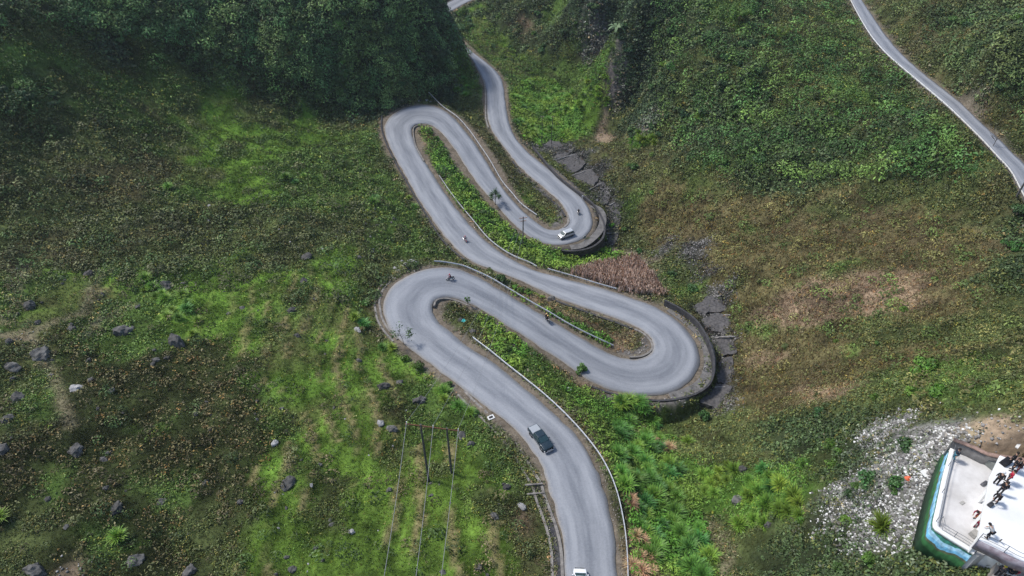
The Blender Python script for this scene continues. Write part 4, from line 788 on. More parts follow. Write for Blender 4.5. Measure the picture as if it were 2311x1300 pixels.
scatter_tus(corn, 'cyg', (1.2, 1.8), 'tall bright plant of the green crop patch beyond the far road leg', 'plants of the bright crop patch', 2)
corn = [(random.gauss(1040, 16), random.uniform(130, 220)) for k in range(14)]+[(random.uniform(1050, 1110), random.uniform(30, 80)) for k in range(0)]
scatter_tus(corn, 'cg', (1.2, 1.8), 'green reed clump at the foot of the dark spur left of the far road', 'reeds at the foot of the spur', 4)
corn = [(random.uniform(1318, 1378), random.uniform(150, 245)) for k in range(15)]+[(random.uniform(1420, 1475), random.uniform(300, 335)) for k in range(8)]
scatter_tus(corn, 'cy', (1.1, 1.7), 'bright grass clump in front of the gorge cliff', 'bright grass by the gorge cliff', 4)
crop = [(random.uniform(1150,1420), random.uniform(905, 960)) for k in range(0)]

# small trees
def tree(u, v, h, cr, base, label, n=900, leaf=.16, lumps=8, bare=False, lean=(0, 0), name='tree', trunk_r=.1, spread=1.0):
    p = P1(u, v); t = thing(name, label, 'tree', p, random.uniform(0, 6.28)); m = MB()
    m.tube([(0, 0, -.4), (lean[0]*.2, lean[1]*.2, h*.35), (lean[0]*.6, lean[1]*.6, h*.7), (lean[0], lean[1], h)], [trunk_r, trunk_r*.8, trunk_r*.5, .02], 7)
    tips = []
    for k in range(10):
        a = k*2.4+random.random(); f = random.uniform(.35, .85); b = Vector((lean[0]*f, lean[1]*f, h*f)); l = cr*random.uniform(.5, 1)*spread
        tip = b+Vector((math.cos(a)*l, math.sin(a)*l, l*.7)); tips.append(tip); m.tube([b, (b+tip)/2+Vector((0, 0, .1*l)), tip], [trunk_r*.4, trunk_r*.3, .012], 5)
        if bare:
            for q in range(3):
                a2 = a+random.uniform(-1, 1); m.tube([(b+tip)/2, (b+tip)/2+Vector((math.cos(a2), math.sin(a2), .8))*l*.5], [trunk_r*.2, .01], 4)
    m.build('trunk', M_bark, t)
    if not bare:
        k = rng.integers(0, len(tips), n); tp = np.array([tuple(x) for x in tips]); d = rng.normal(size=(n, 3)); C = tp[k]+d*cr*.2
        V, F_, c = leaves(C, d+np.array([0, 0, .8]), rng.uniform(.6, 1.2, n)*leaf, jitter_col(base, n, .35)*rng.uniform(.75, 1.3, len(tips))[k][:, None]); link('crown', np_mesh('crown', V, F_, M_leaf, c), t)
    return t
tree(1118, 462, 4.0, 1.8, (.035,.075,.025), 'dark small tree rising from the green strip over the fourth leg', 700, .2)
tree(1000, 400, 3.0, 1.6, (.04,.09,.025), 'dark green sapling near the top of the narrow strip', 500, .18)
tree(1056, 690, 2.8, .5, (.07,.15,.03), 'thin upright sapling on the left hairpin island', 260, .15, trunk_r=.05)
tree(912, 778, 3.6, 1.9, (.05,.10,.03), 'sparse branching sapling hanging over the lowest leg at the left hairpin', 220, .2, trunk_r=.05, lean=(.6, 0))
tree(2240, 332, 3.6, 2.2, (.1,.1,.1), 'leafless tree on the valley edge of the upper right road', bare=True, trunk_r=.07, name='bare_tree')
tree(1760, 95, 4.0, 1.8, (.11,.16,.02), 'yellow green small tree high on the right hillside', 500, .22)
tree(1665, 60, 4.4, 3.0, (.075,.15,.022), 'broad bright green tree near the top of the right hillside', 1300, .25)
tree(1000, 140, 3.5, 2.2, (.06,.10,.05), 'pale grey green tree on the side of the dark spur', 900, .22)
tree(965, 150, 3.5, 2.2, (.055,.095,.05), 'second pale grey green tree left of it on the dark spur', 900, .22)
# banana plant on the cliff edge
def banana(u, v, s, label):
    p = P1(u, v); t = thing('banana_plant', label, 'plant', p); MB().tube([(0, 0, -.5), (0, 0, 1.8*s)], [.16, .1], 8).build('trunk', mat('banana_stem', (.12,.14,.06)), t)
    for k in range(7):
        a = k*.9; d = Vector((math.cos(a), math.sin(a), 0)); sd = Vector((-d.y, d.x, 0)); V = []; F_ = []
        for j, (o, z, w) in enumerate([(0, 1.7, .05), (.6, 2.4, .28), (1.3, 2.6, .32), (1.9, 2.3, .2), (2.3, 1.9, .02)]):
            q = d*o*s+Vector((0, 0, z*s)); V += [q-sd*w*s, q+sd*w*s]
            if j: F_.append((2*j-2, 2*j-1, 2*j+1, 2*j))
        link('leaf', np_mesh('leaf', [tuple(x) for x in V], F_, M_leaf, np.tile((.13,.19,.09), (len(F_), 1))), t)
banana(1390, 85, 1.6, 'pale banana plant on the edge of the gorge cliff')

# ------------------------------------------------------------------ ground cover (uncountable)
def world_samples(n, margin=.13, near_pow=1.9):
    """positions with density falling with distance, inside a generous view"""
    out = []
    tot = 0
    while tot < n:
        x = rng.uniform(-215, 230, n*3); y = rng.uniform(18, 380, n*3); z = gz(x, y); u, v, dep = project(np.c_[x, y, z])
        ok = (u > -2311*margin) & (u < 2311*(1+margin)) & (v > -1300*margin) & (v < 1300*(1+margin)) & (dep > 20)
        ok &= rng.random(n*3) < np.clip((75/dep)**near_pow*np.clip(bil(SLOPE, x, y), 1, 4)/1.3, 0, 1)
        q = np.c_[x, y, z, dep][ok]; out.append(q); tot += len(q)
    return np.vstack(out)[:n]
def cover(name, label_unused, n, types, size, kind, dens=None, colmul=1.0, emin=.55, tint=None, clump=5, jit=1.2):
    S_ = world_samples(n); x, y, z, dep = S_.T
    gi = nearidx(x+rng.normal(size=len(x))*jit, y+rng.normal(size=len(x))*jit); ty = GT[gi]; e = bil(EG, x, y)
    ok = np.isin(ty, [TYP.index(c) for c in types]) & (e > emin+rng.uniform(0, 1.0, len(x)))
    nn = fbm(x, y, 2.6, 3, 71)
    if dens is not None: ok &= (nn+rng.normal(size=len(x))*.08 > dens)
    x, y, z, dep, ty, gi, nn = x[ok], y[ok], z[ok], dep[ok], ty[ok], gi[ok], nn[ok]; N_ = len(x)
    base = (PL[ty] if kind == 'leaf' else PA[ty])*.25+gc[gi]*(.95 if kind == 'leaf' else .85)
    if tint is not None: base = base*(1-tint[0])+np.array(tint[1])*tint[0]
    big_ = fbm(x, y, 6, 4, 31)
    base = base*colmul*(.6+.8*big_[:, None])*rng.uniform(.5, 1.6, (N_, 1))
    yel = (rng.random(N_) < .12)[:, None]; base = np.where(yel, base*np.array([1.7, 1.25, .9]), base)
    br = (rng.random(N_) < .10)[:, None]; base = np.where(br, base*np.array([1.3, 1.0, 1.0]), base)
    sc = size*rng.uniform(.55, 1.4, N_)*np.clip(dep/110, .75, 1.7)
    if kind == 'blade':
        nb = clump; a = rng.uniform(0, 2*np.pi, (N_, nb)); off = rng.normal(size=(N_, nb, 2))*.35*sc[:, None, None]
        px = x[:, None]+off[..., 0]; py = y[:, None]+off[..., 1]; pz = z[:, None]-.04*np.ones((1, nb)); w_ = sc[:, None]*.13; hh = sc[:, None]*rng.uniform(.5, 1.1, (N_, nb)); ln = hh*rng.uniform(.3, 1.1, (N_, nb)); a2 = rng.uniform(0, 2*np.pi, (N_, nb))
        ca, sa = np.cos(a), np.sin(a)
        V = np.stack([np.stack([px-ca*w_, py-sa*w_, pz], -1), np.stack([px+ca*w_, py+sa*w_, pz], -1), np.stack([px+np.cos(a2)*ln, py+np.sin(a2)*ln, pz+hh], -1)], 2).reshape(-1, 3)
        F_ = np.arange(len(V)).reshape(-1, 3); c = (base[:, None]*rng.uniform(.75, 1.3, (N_, nb, 1))).reshape(-1, 3)
    else:
        nb = clump; d = rng.normal(size=(N_, nb, 3)); d[..., 2] = np.abs(d[..., 2])*.9; d /= np.linalg.norm(d, axis=2, keepdims=True)
        r = sc[:, None, None]*rng.uniform(.55, 1.05, (N_, nb, 1)); Cc = np.stack([x, y, z], -1)[:, None]+d*r*np.array([1.15, 1.15, .85])
        V, F_, c = leaves(Cc.reshape(-1, 3), (d+rng.normal(size=d.shape)*.5+np.array([0, 0, .3])).reshape(-1, 3), (sc[:, None]*rng.uniform(.22, .42, (N_, nb))).reshape(-1), (base[:, None]*rng.uniform(.65, 1.4, (N_, nb, 1))).reshape(-1, 3), .55)
    print(name, N_, 'clumps', len(F_), 'faces')
    return tag(link(name, np_mesh(name, V, F_, M_leaf, np.clip(c, .003, .6))), kind='stuff')
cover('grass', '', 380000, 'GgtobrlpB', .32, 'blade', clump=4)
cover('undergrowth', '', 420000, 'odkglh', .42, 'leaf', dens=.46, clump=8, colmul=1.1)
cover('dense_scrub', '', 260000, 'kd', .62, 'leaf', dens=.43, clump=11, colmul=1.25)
cover('brown_leafy_weeds', '', 130000, 'p', .5, 'leaf', clump=6, tint=(.65, (.175,.15,.065)), jit=.8, dens=.42)
cover('dry_grass', '', 150000, 'brq', .42, 'blade', clump=5, tint=(.35, (.2,.15,.075)))
cover('slope_weeds', '', 200000, 'bro', .4, 'leaf', dens=.5, clump=7, tint=(.4, (.11,.14,.025)))
cover('meadow_weeds', '', 110000, 'Ggt', .3, 'leaf', dens=.5, clump=6, colmul=1.1)
def patch_cover(name, polys, n, base, size, emin=.7, holes=(), var=None, tall=1.3, nb=14, lf=(.25, .45)):
    q = []
    for pl in polys:
        a = np.array(pl, float); lo, hi = a.min(0), a.max(0); ar = (hi-lo).prod(); m = int(n*ar/sum((np.array(k_, float).max(0)-np.array(k_, float).min(0)).prod() for k_ in polys))
        u = rng.uniform(lo[0], hi[0], m); v = rng.uniform(lo[1], hi[1], m); ok = inpoly(u, v, pl)
        for (hu, hv, hr) in holes: ok &= (u-hu)**2+((v-hv)*1.3)**2 > hr*hr*rng.uniform(.6, 1.3, m)
        q.append(P(u[ok], v[ok]))
    q = np.vstack(q); q = q[bil(EG, q[:, 0], q[:, 1]) > emin+rng.uniform(0, .5, len(q))]; N_ = len(q); dep = project(q)[2]
    d = rng.normal(size=(N_, nb, 3)); d[..., 2] = np.abs(d[..., 2]); d /= np.linalg.norm(d, axis=2, keepdims=True); sc = size*(rng.uniform(.6, 1.4, (N_, 1, 1)) if nb < 50 else rng.uniform(.35, 1.15, (N_, 1, 1))**1.3*1.9)
    Cc = q[:, None, :3]+d*sc*np.array([1, 1, tall]); tone = (.25+1.5*fbm(q[:, 0], q[:, 1], 2.6, 3, 12))[:, None, None]
    if nb >= 50: tone = tone*rng.uniform(.5, 1.7, (N_, 1, 1))
    b_ = np.array(base)*np.ones((N_, 3))
    if var is not None: f_ = sst((fbm(q[:, 0], q[:, 1], 5, 3, 19)-.4)*5)[:, None]; b_ = b_*(1-f_)+np.array(var)*f_
    V, F_, c = leaves(Cc.reshape(-1, 3), (d+rng.normal(size=d.shape)*.5+np.array([0, 0, .3])).reshape(-1, 3), (sc[..., 0]*rng.uniform(*lf, (N_, nb))).ravel(), (b_[:, None]*tone*rng.uniform(.6, 1.4, (N_, nb, 1))).reshape(-1, 3), .42)
    print(name, N_); tag(link(name, np_mesh(name, V, F_, M_leaf, np.clip(c, .003, .6))), kind='stuff')
patch_cover('crop_leaves', [[(1150,212),(1165,190),(1210,176),(1250,185),(1290,215),(1318,262),(1300,300),(1290,322),(1215,328),(1180,305),(1158,270)]], 3600, (.11,.245,.03), .7, holes=[(1212,205,16)], var=(.18,.28,.035))
patch_cover('gorge_grass', [[(1300,150),(1378,110),(1378,250),(1320,240),(1330,200)], [(1415,310),(1440,298),(1485,295),(1470,325),(1425,345)], [(1010,140),(1050,125),(1066,160),(1074,215),(1040,225),(1015,180)], [(1035,30),(1100,60),(1150,100),(1200,150),(1230,170),(1150,165),(1080,120)]], 3200, (.09,.21,.03), .55, var=(.15,.24,.03))
patch_cover('cliff_foliage', [[(1285,0),(1480,0),(1500,200),(1470,300),(1425,290),(1390,240),(1380,110),(1300,120),(1280,80)]], 5200, (.026,.05,.024), .6, holes=[(1335,60,26),(1348,95,22),(1388,195,16),(1398,100,16),(1450,290,10)], var=(.06,.11,.035), tall=.8)  # base leaf colour darkened to stand in for the shadow on the cliff
patch_cover('road_strip_plants', [[(945,284),(975,288),(1010,330),(1030,370),(1050,398),(1095,440),(1150,505),(1185,540),(1250,565),(1310,575),(1400,565),(1430,580),(1380,592),(1290,610),(1210,600),(1120,550),(1060,490),(1020,440),(985,380),(965,330)]], 6500, (.11,.25,.03), .8, var=(.19,.30,.04), emin=.3, tall=1.6)
patch_cover('roadside_plants', [[(1085,705),(1190,785),(1180,840),(1130,810),(1085,745)], [(1130,645),(1210,690),(1290,725),(1385,770),(1370,782),(1250,715),(1140,655)]], 1900, (.10,.23,.028), .65, emin=.3, var=(.17,.27,.035))
patch_cover('bank_plants', [[(1180,840),(1330,880),(1420,905),(1480,930),(1500,1000),(1570,1090),(1620,1300),(1430,1300),(1420,1150),(1350,1000),(1290,930)]], 5200, (.085,.21,.026), .5, emin=.5, var=(.14,.23,.035))
TH = dict(nb=70, lf=(.10, .19), tall=.95)
patch_cover('hillside_thicket', [[(1480,-30),(1900,-30),(1990,100),(2150,300),(2220,400),(2000,400),(1850,410),(1650,400),(1540,350),(1490,300)]], 1500, (.055,.125,.03), 1.25, var=(.10,.17,.035), emin=2.2, **TH)
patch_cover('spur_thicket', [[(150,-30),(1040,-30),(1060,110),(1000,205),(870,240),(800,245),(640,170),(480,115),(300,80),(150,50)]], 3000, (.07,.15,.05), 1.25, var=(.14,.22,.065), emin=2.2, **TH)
patch_cover('upper_left_thicket', [[(-20,-30),(200,-30),(220,80),(-20,60)], [(300,85),(480,118),(640,172),(850,262),(760,262),(600,232),(450,195),(330,150)], [(-20,175),(60,180),(125,215),(80,260),(-20,262)]], 500, (.05,.11,.03), 1.1, var=(.08,.14,.035), **TH)
patch_cover('road_bank_thicket', [[(1980,-30),(2330,-30),(2330,330),(2200,200),(2060,80)]], 500, (.06,.11,.032), 1.15, var=(.10,.13,.04), emin=2.2, **TH)
patch_cover('brown_slope_thicket', [[(1420,420),(2000,420),(2230,560),(2311,700),(2311,940),(2080,940),(1900,760),(1650,900),(1640,700)]], 750, (.09,.14,.032), .7, var=(.16,.15,.05), nb=50, lf=(.14, .25), tall=.8)
patch_cover('left_slope_thicket', [[(0,260),(900,260),(1010,580),(860,700),(0,620)]], 1100, (.065,.11,.032), .8, var=(.11,.12,.05), nb=50, lf=(.13, .24), tall=.8)
patch_cover('meadow_thicket', [[(0,600),(820,600),(860,900),(1150,950),(1240,1290),(0,1290)]], 520, (.06,.10,.03), .55, var=(.12,.10,.05), nb=50, lf=(.14, .25), tall=.8)
# stones and rubble
def stones(name, n, types, size, col, emin=.8, dens=None, boxes=None, band=None):
    S_ = world_samples(n, near_pow=1.6); x, y, z, dep = S_.T; gi = nearidx(x+rng.normal(size=len(x))*.8, y+rng.normal(size=len(x))*.8); e = bil(EG, x, y)
    ok = (e > emin)
    if types: ok &= np.isin(GT[gi], [TYP.index(c) for c in types])
    if band: ok &= e < band
    if dens is not None: ok &= fbm(x, y, 4.5, 4, 88) > dens
    x, y, z = x[ok], y[ok], z[ok]; N_ = len(x); s = size*rng.uniform(.4, 1.5, N_)**1.5
    o8 = np.array([[1, 0, 0], [0, 1, 0], [-1, 0, 0], [0, -1, 0], [0, 0, .8], [0, 0, -.6]], float)
    V = o8[None]*s[:, None, None]*rng.uniform(.6, 1.3, (N_, 6, 1)); a = rng.uniform(0, 6.28, N_); ca, sa = np.cos(a)[:, None], np.sin(a)[:, None]
    V = np.stack([V[..., 0]*ca-V[..., 1]*sa, V[..., 0]*sa+V[..., 1]*ca, V[..., 2]], -1)+np.stack([x, y, z+s*.25], -1)[:, None]
    F0 = np.array([[0, 1, 4], [1, 2, 4], [2, 3, 4], [3, 0, 4], [1, 0, 5], [2, 1, 5], [3, 2, 5], [0, 3, 5]]); F_ = (np.arange(N_)[:, None, None]*6+F0[None]).reshape(-1, 3)
    c = np.repeat(np.array(col)*rng.uniform(.45, 1.2, (N_, 1)), 8, 0); print(name, N_)
    return tag(link(name, np_mesh(name, V.reshape(-1, 3), F_, M_stone, np.clip(c, 0, .8))), kind='stuff')
M_stone = mat('stone', attr=True, rough=.9, spec=.2)
stones('white_rubble', 1500000, 'w', .12, (.68, .67, .65), dens=.42)
stones('grey_rubble', 500000, 'wh', .2, (.22, .21, .2), dens=.4)
stones('roadside_gravel', 400000, '', .06, (.34, .31, .27), emin=.1, band=2.2)
stones('scattered_stones', 90000, 'hs', .13, (.4, .38, .36))
# dead stalks
def stubble():
    pl = [(1288,618),(1340,600),(1390,592),(1432,581),(1452,600),(1475,632),(1500,668),(1440,664),(1400,655),(1340,632)]; m = 16000
    u = rng.uniform(1285, 1500, m); v = rng.uniform(580, 670, m); ok = inpoly(u, v, pl); q = P(u[ok], v[ok]); q = q[bil(EG, q[:, 0], q[:, 1]) > 1.3]; x, y, z = q.T
    gxr = np.round(x/1.25)*1.25+rng.normal(size=len(x))*.2; gyr = np.round(y/1.25)*1.25+rng.normal(size=len(x))*.2; N_ = len(x); nb = 3
    a = rng.uniform(0, 6.28, (N_, nb)); h = rng.uniform(.5, 2.0, (N_, nb)); px = gxr[:, None]+rng.normal(size=(N_, nb))*.1; py = gyr[:, None]+rng.normal(size=(N_, nb))*.1; pz = z[:, None]*np.ones((1, nb)); w = .06
    tx = px+rng.normal(size=(N_, nb))*.2; ty_ = py+rng.normal(size=(N_, nb))*.2
    V = np.stack([np.stack([px-np.cos(a)*w, py-np.sin(a)*w, pz], -1), np.stack([px+np.cos(a)*w, py+np.sin(a)*w, pz], -1), np.stack([tx+np.cos(a)*w, ty_+np.sin(a)*w, pz+h], -1), np.stack([tx-np.cos(a)*w, ty_-np.sin(a)*w, pz+h], -1)], 2).reshape(-1, 3)
    f = (v[ok][:0].size, 0); c = np.array([.85, .66, .54])*np.where(rng.random((N_*nb, 1)) < .3, .2, rng.uniform(.6, 1.2, (N_*nb, 1))); og = rng.random(N_*nb) < .12; c[og] = np.array([.36,.18,.08])*rng.uniform(.5, 1.2, (og.sum(), 1)); tag(link('dead_stalks', np_mesh('dead_stalks', V, np.arange(len(V)).reshape(-1, 4), M_leaf, c)), kind='stuff')
stubble()

# ------------------------------------------------------------------ poles, wires, signs
def base_top(u, v, vt):
    p = P1(u, v); lo, hi = 0, 30
    for _ in range(30):
        m = (lo+hi)/2
        if project(p+np.array([0, 0, m]))[1] > vt: lo = m
        else: hi = m
    return p, lo
def pole(u, v, vt, label, r=.16, arms=None, m=None, group=None, hmax=13):
    p, h = base_top(u, v, vt); h = min(h, hmax); t = thing('utility_pole', label, 'utility pole', p, 0, group)
    MB().tube([(0, 0, -.6), (0, 0, h)], [r*1.25, r*.8], 10).build('pole', m or M_pole, t, smooth=False)
    for (z, w, rz) in (arms or []):
        a = MB().box((0, 0, h-z), (w, .1, .12), rz).build('crossarm', M_rust, t)
        for k in (-1, 0, 1): MB().tube([(k*w*.42*math.cos(rz), k*w*.42*math.sin(rz), h-z+.06), (k*w*.42*math.cos(rz), k*w*.42*math.sin(rz), h-z+.34)], [.05, .035], 6).build('insulator', M_porc, a)
    return t, p, h
tB, pB, hB = pole(1180, 556, 489, 'dark utility pole with a crossarm in the green strip left of the silver van', arms=[(.4, 2.0, .2), (1.3, 1.4, .2)], r=.15)
pole(1222, 330, 262, 'thin pole at the front of the bright crop patch, left of its twin', r=.1, arms=[(.3, 1.0, 0)])
pole(1244, 332, 262, 'thin pole at the front of the bright crop patch, right of its twin', r=.1, arms=[(.3, 1.0, 0)])
pole(1383, 284, 245, 'slim dark pole on the orange soil under the gorge cliff', r=.1)
pole(2293, 445, 377, 'dark pole with a box on top beside the upper right road', r=.16, arms=[(.2, .9, 0)])
pole(1424, 345, 300, 'slender pole beside the small bright grass patch', r=.07)
# double pole with a shared crossarm: one structure
pL, hL = base_top(968, 1086, 958); pR, hR = base_top(1019, 1068, 966); hL = min(hL, 15); hR = min(hR, 15)
t = thing('power_pole_frame', 'pair of dark power poles joined by a rusty crossarm above the terraces', 'power poles', pL); q = pR-pL
MB().tube([(0, 0, -.6), (0, 0, hL)], [.19, .13], 10).build('pole', M_pole, t); MB().tube([(q[0], q[1], q[2]-.6), (q[0], q[1], q[2]+hR)], [.19, .13], 10).build('pole', M_pole, t)
def px_at(u, v, base, hz):   # point above the base plane, at the depth of the pole
    d = ray(u, v); dep = project(base+np.array([0, 0, hz]))[2]; return d*dep+np.array([0, 0, CAMH])
ztop = min(pL[2]+hL, pR[2]+hR)-.3
ax0 = np.array([pL[0], pL[1], pL[2]+hL-.3]); ax1 = np.array([pR[0], pR[1], pR[2]+hR-.3]); dv = (ax1-ax0); e0 = ax0-dv*.55; e1 = ax1+dv*.5
arm = MB().tube([e0-pL, e1-pL], .09, 6).build('crossarm', M_rust, t)
INS = []
for f in (0.02, .5, .98):
    c = e0*(1-f)+e1*f; INS.append(c+np.array([0, 0, .45])); MB().tube([c-pL+np.array([0, 0, .05]), c-pL+np.array([0, 0, .5])], [.09, .06], 7).build('insulator', M_porc, arm)
def wire(a, b, sag, label, r=.028):
    pts_ = []
    for k in range(25):
        f = k/24; p = np.array(a)*(1-f)+np.array(b)*f; p[2] -= sag*4*f*(1-f); pts_.append(p)
    o = MB().tube(pts_, r, 5).build('power_line', M_wire); return tag(o, label, 'wire', 'power lines crossing the lower slope')
ends = [(862,1330),(935,1330),(992,1330)]
for k, (a, (u, v)) in enumerate(zip(INS, ends)):
    d = ray(u, v); b = np.array([0, 0, CAMH])+d*72; wire(a, b, .6, ['leftmost pale wire running from the double pole to the bottom edge', 'middle pale wire running from the double pole to the bottom edge', 'rightmost pale wire running from the double pole to the bottom edge'][k], .03)
topB = pB+np.array([0, 0, hB-.3])
for k, a in enumerate(INS): wire(a, topB+np.array([(k-1)*.8, (k-1)*.15, 0]), 4.5, ['leftmost wire from the double pole across the road to the pole near the van', 'middle wire from the double pole across the road to the pole near the van', 'rightmost wire from the double pole across the road to the pole near the van'][k], .02)

M_black = mat('black_rubber', (.02, .02, .021), rough=.8); M_glass = mat('car_glass', (.025, .06, .068), rough=.06, spec=.9)
M_chrome = mat('chrome', (.6, .6, .62), rough=.2, metal=1); M_lampw = mat('headlamp', (.65, .68, .7), rough=.1, spec=.8); M_lampr = mat('tail_lamp', (.35, .02, .02), rough=.2); M_plate = mat('number_plate', (.6, .6, .58))
# round mirror / sign at the van hairpin, marker posts
p = P1(1318, 556); t = thing('round_road_sign', 'round dark backed sign on a post at the wall of the van hairpin', 'sign', p, R(200)); t.location.z = road_z(p)-.2
MB().tube([(0, 0, -.5), (0, 0, 2.6)], .05, 8).build('post', M_steel, t); d_ = MB().wheel((0, -.08, 2.3), .42, .05, 24).build('disc', M_dsteel, t); MB().wheel((0, -.08, 2.3), .46, .04, 24, rin=.41).build('rim', M_white, t)
p = P1(1314, 452); t = thing('marker_post', 'white marker post on the wall above the van hairpin', 'post', p); t.location.z = road_z(p); MB().tube([(0, 0, -.5), (0, 0, 1.5)], .08, 8).build('post', M_white, t); MB().box((0, 0, 1.3), (.5, .06, .28), .4).build('plate', M_white, t)
p = P1(1588, 838); t = thing('marker_post', 'small striped marker at the outer road edge of the right hairpin', 'post', p); t.location.z = road_z(p); MB().tube([(0, 0, -.2), (0, 0, .8)], .06, 8).build('post', M_dsteel, t); MB().box((0, 0, .95), (.34, .05, .45), .5).build('plate', M_white, t); MB().box((.02, -.04, .95), (.34, .02, .14), .5).build('stripe', M_black, t)
p = P1(1108, 943); t = thing('drain_cover', 'small white framed drain cover beside the gutter', 'drain cover', p, .5); MB().box((0, 0, .12), (1.1, .8, .12)).build('frame', M_white, t, bevel=.02); MB().box((0, 0, .19), (.7, .42, .03)).build('grate', M_black, t)
# drain opening
p = P1(1206, 1106); t = thing('culvert_inlet', 'dark square drain opening breaking the gutter of the lowest leg', 'culvert', p, .1)
MB().box((0, .75, .05), (2.6, .25, .7)).build('headwall', M_conc, t, bevel=.03); MB().box((0, -.75, .05), (2.6, .25, .7)).build('headwall', M_conc, t, bevel=.03); MB().box((0, 0, .02), (2.5, 1.24, .1)).build('sump', M_black, t)
# litter
def crumple(u, v, s, col, name, label):
    p = P1(u, v); bm = bmesh.new(); bmesh.ops.create_icosphere(bm, subdivisions=2, radius=s)
    for w in bm.verts: w.co = Vector((w.co.x*random.uniform(.7, 1.5), w.co.y*random.uniform(.6, 1.1), w.co.z*random.uniform(.3, .8)))
    me = bpy.data.meshes.new(name); bm.to_mesh(me); bm.free(); me.materials.append(mat(name, col, rough=.5)); o = link(name, me, None, (p[0], p[1], p[2]+s*.4)); return tag(o, label, name.replace('_', ' '))
crumple(1045, 726, .55, (.05, .38, .36), 'plastic_bag', 'turquoise plastic bag lying on the left hairpin island')
crumple(2049, 1082, .35, (.6, .13, .06), 'plastic_bag', 'orange red plastic litter on the rubble left of the cafe')
crumple(2132, 1057-3, .3, (.03, .35, .2), 'plastic_bag', 'green scrap at the top corner of the rubble by the terrace')
o = MB().box((0, 0, .1), (.9, .7, .06), .4, .1).build('board', M_white); o.location = P1(2087, 1070)+np.array([0, 0, .15]); tag(o, 'flat white board lying on the rubble beside the painted wall', 'board')
o = MB().box((0, 0, .1), (1.1, .25, .1), .7).build('plank', M_white); o.location = P1(2297, 1006)+np.array([0, 0, .1]); tag(o, 'pale plank lying on the dirt behind the cafe', 'plank')

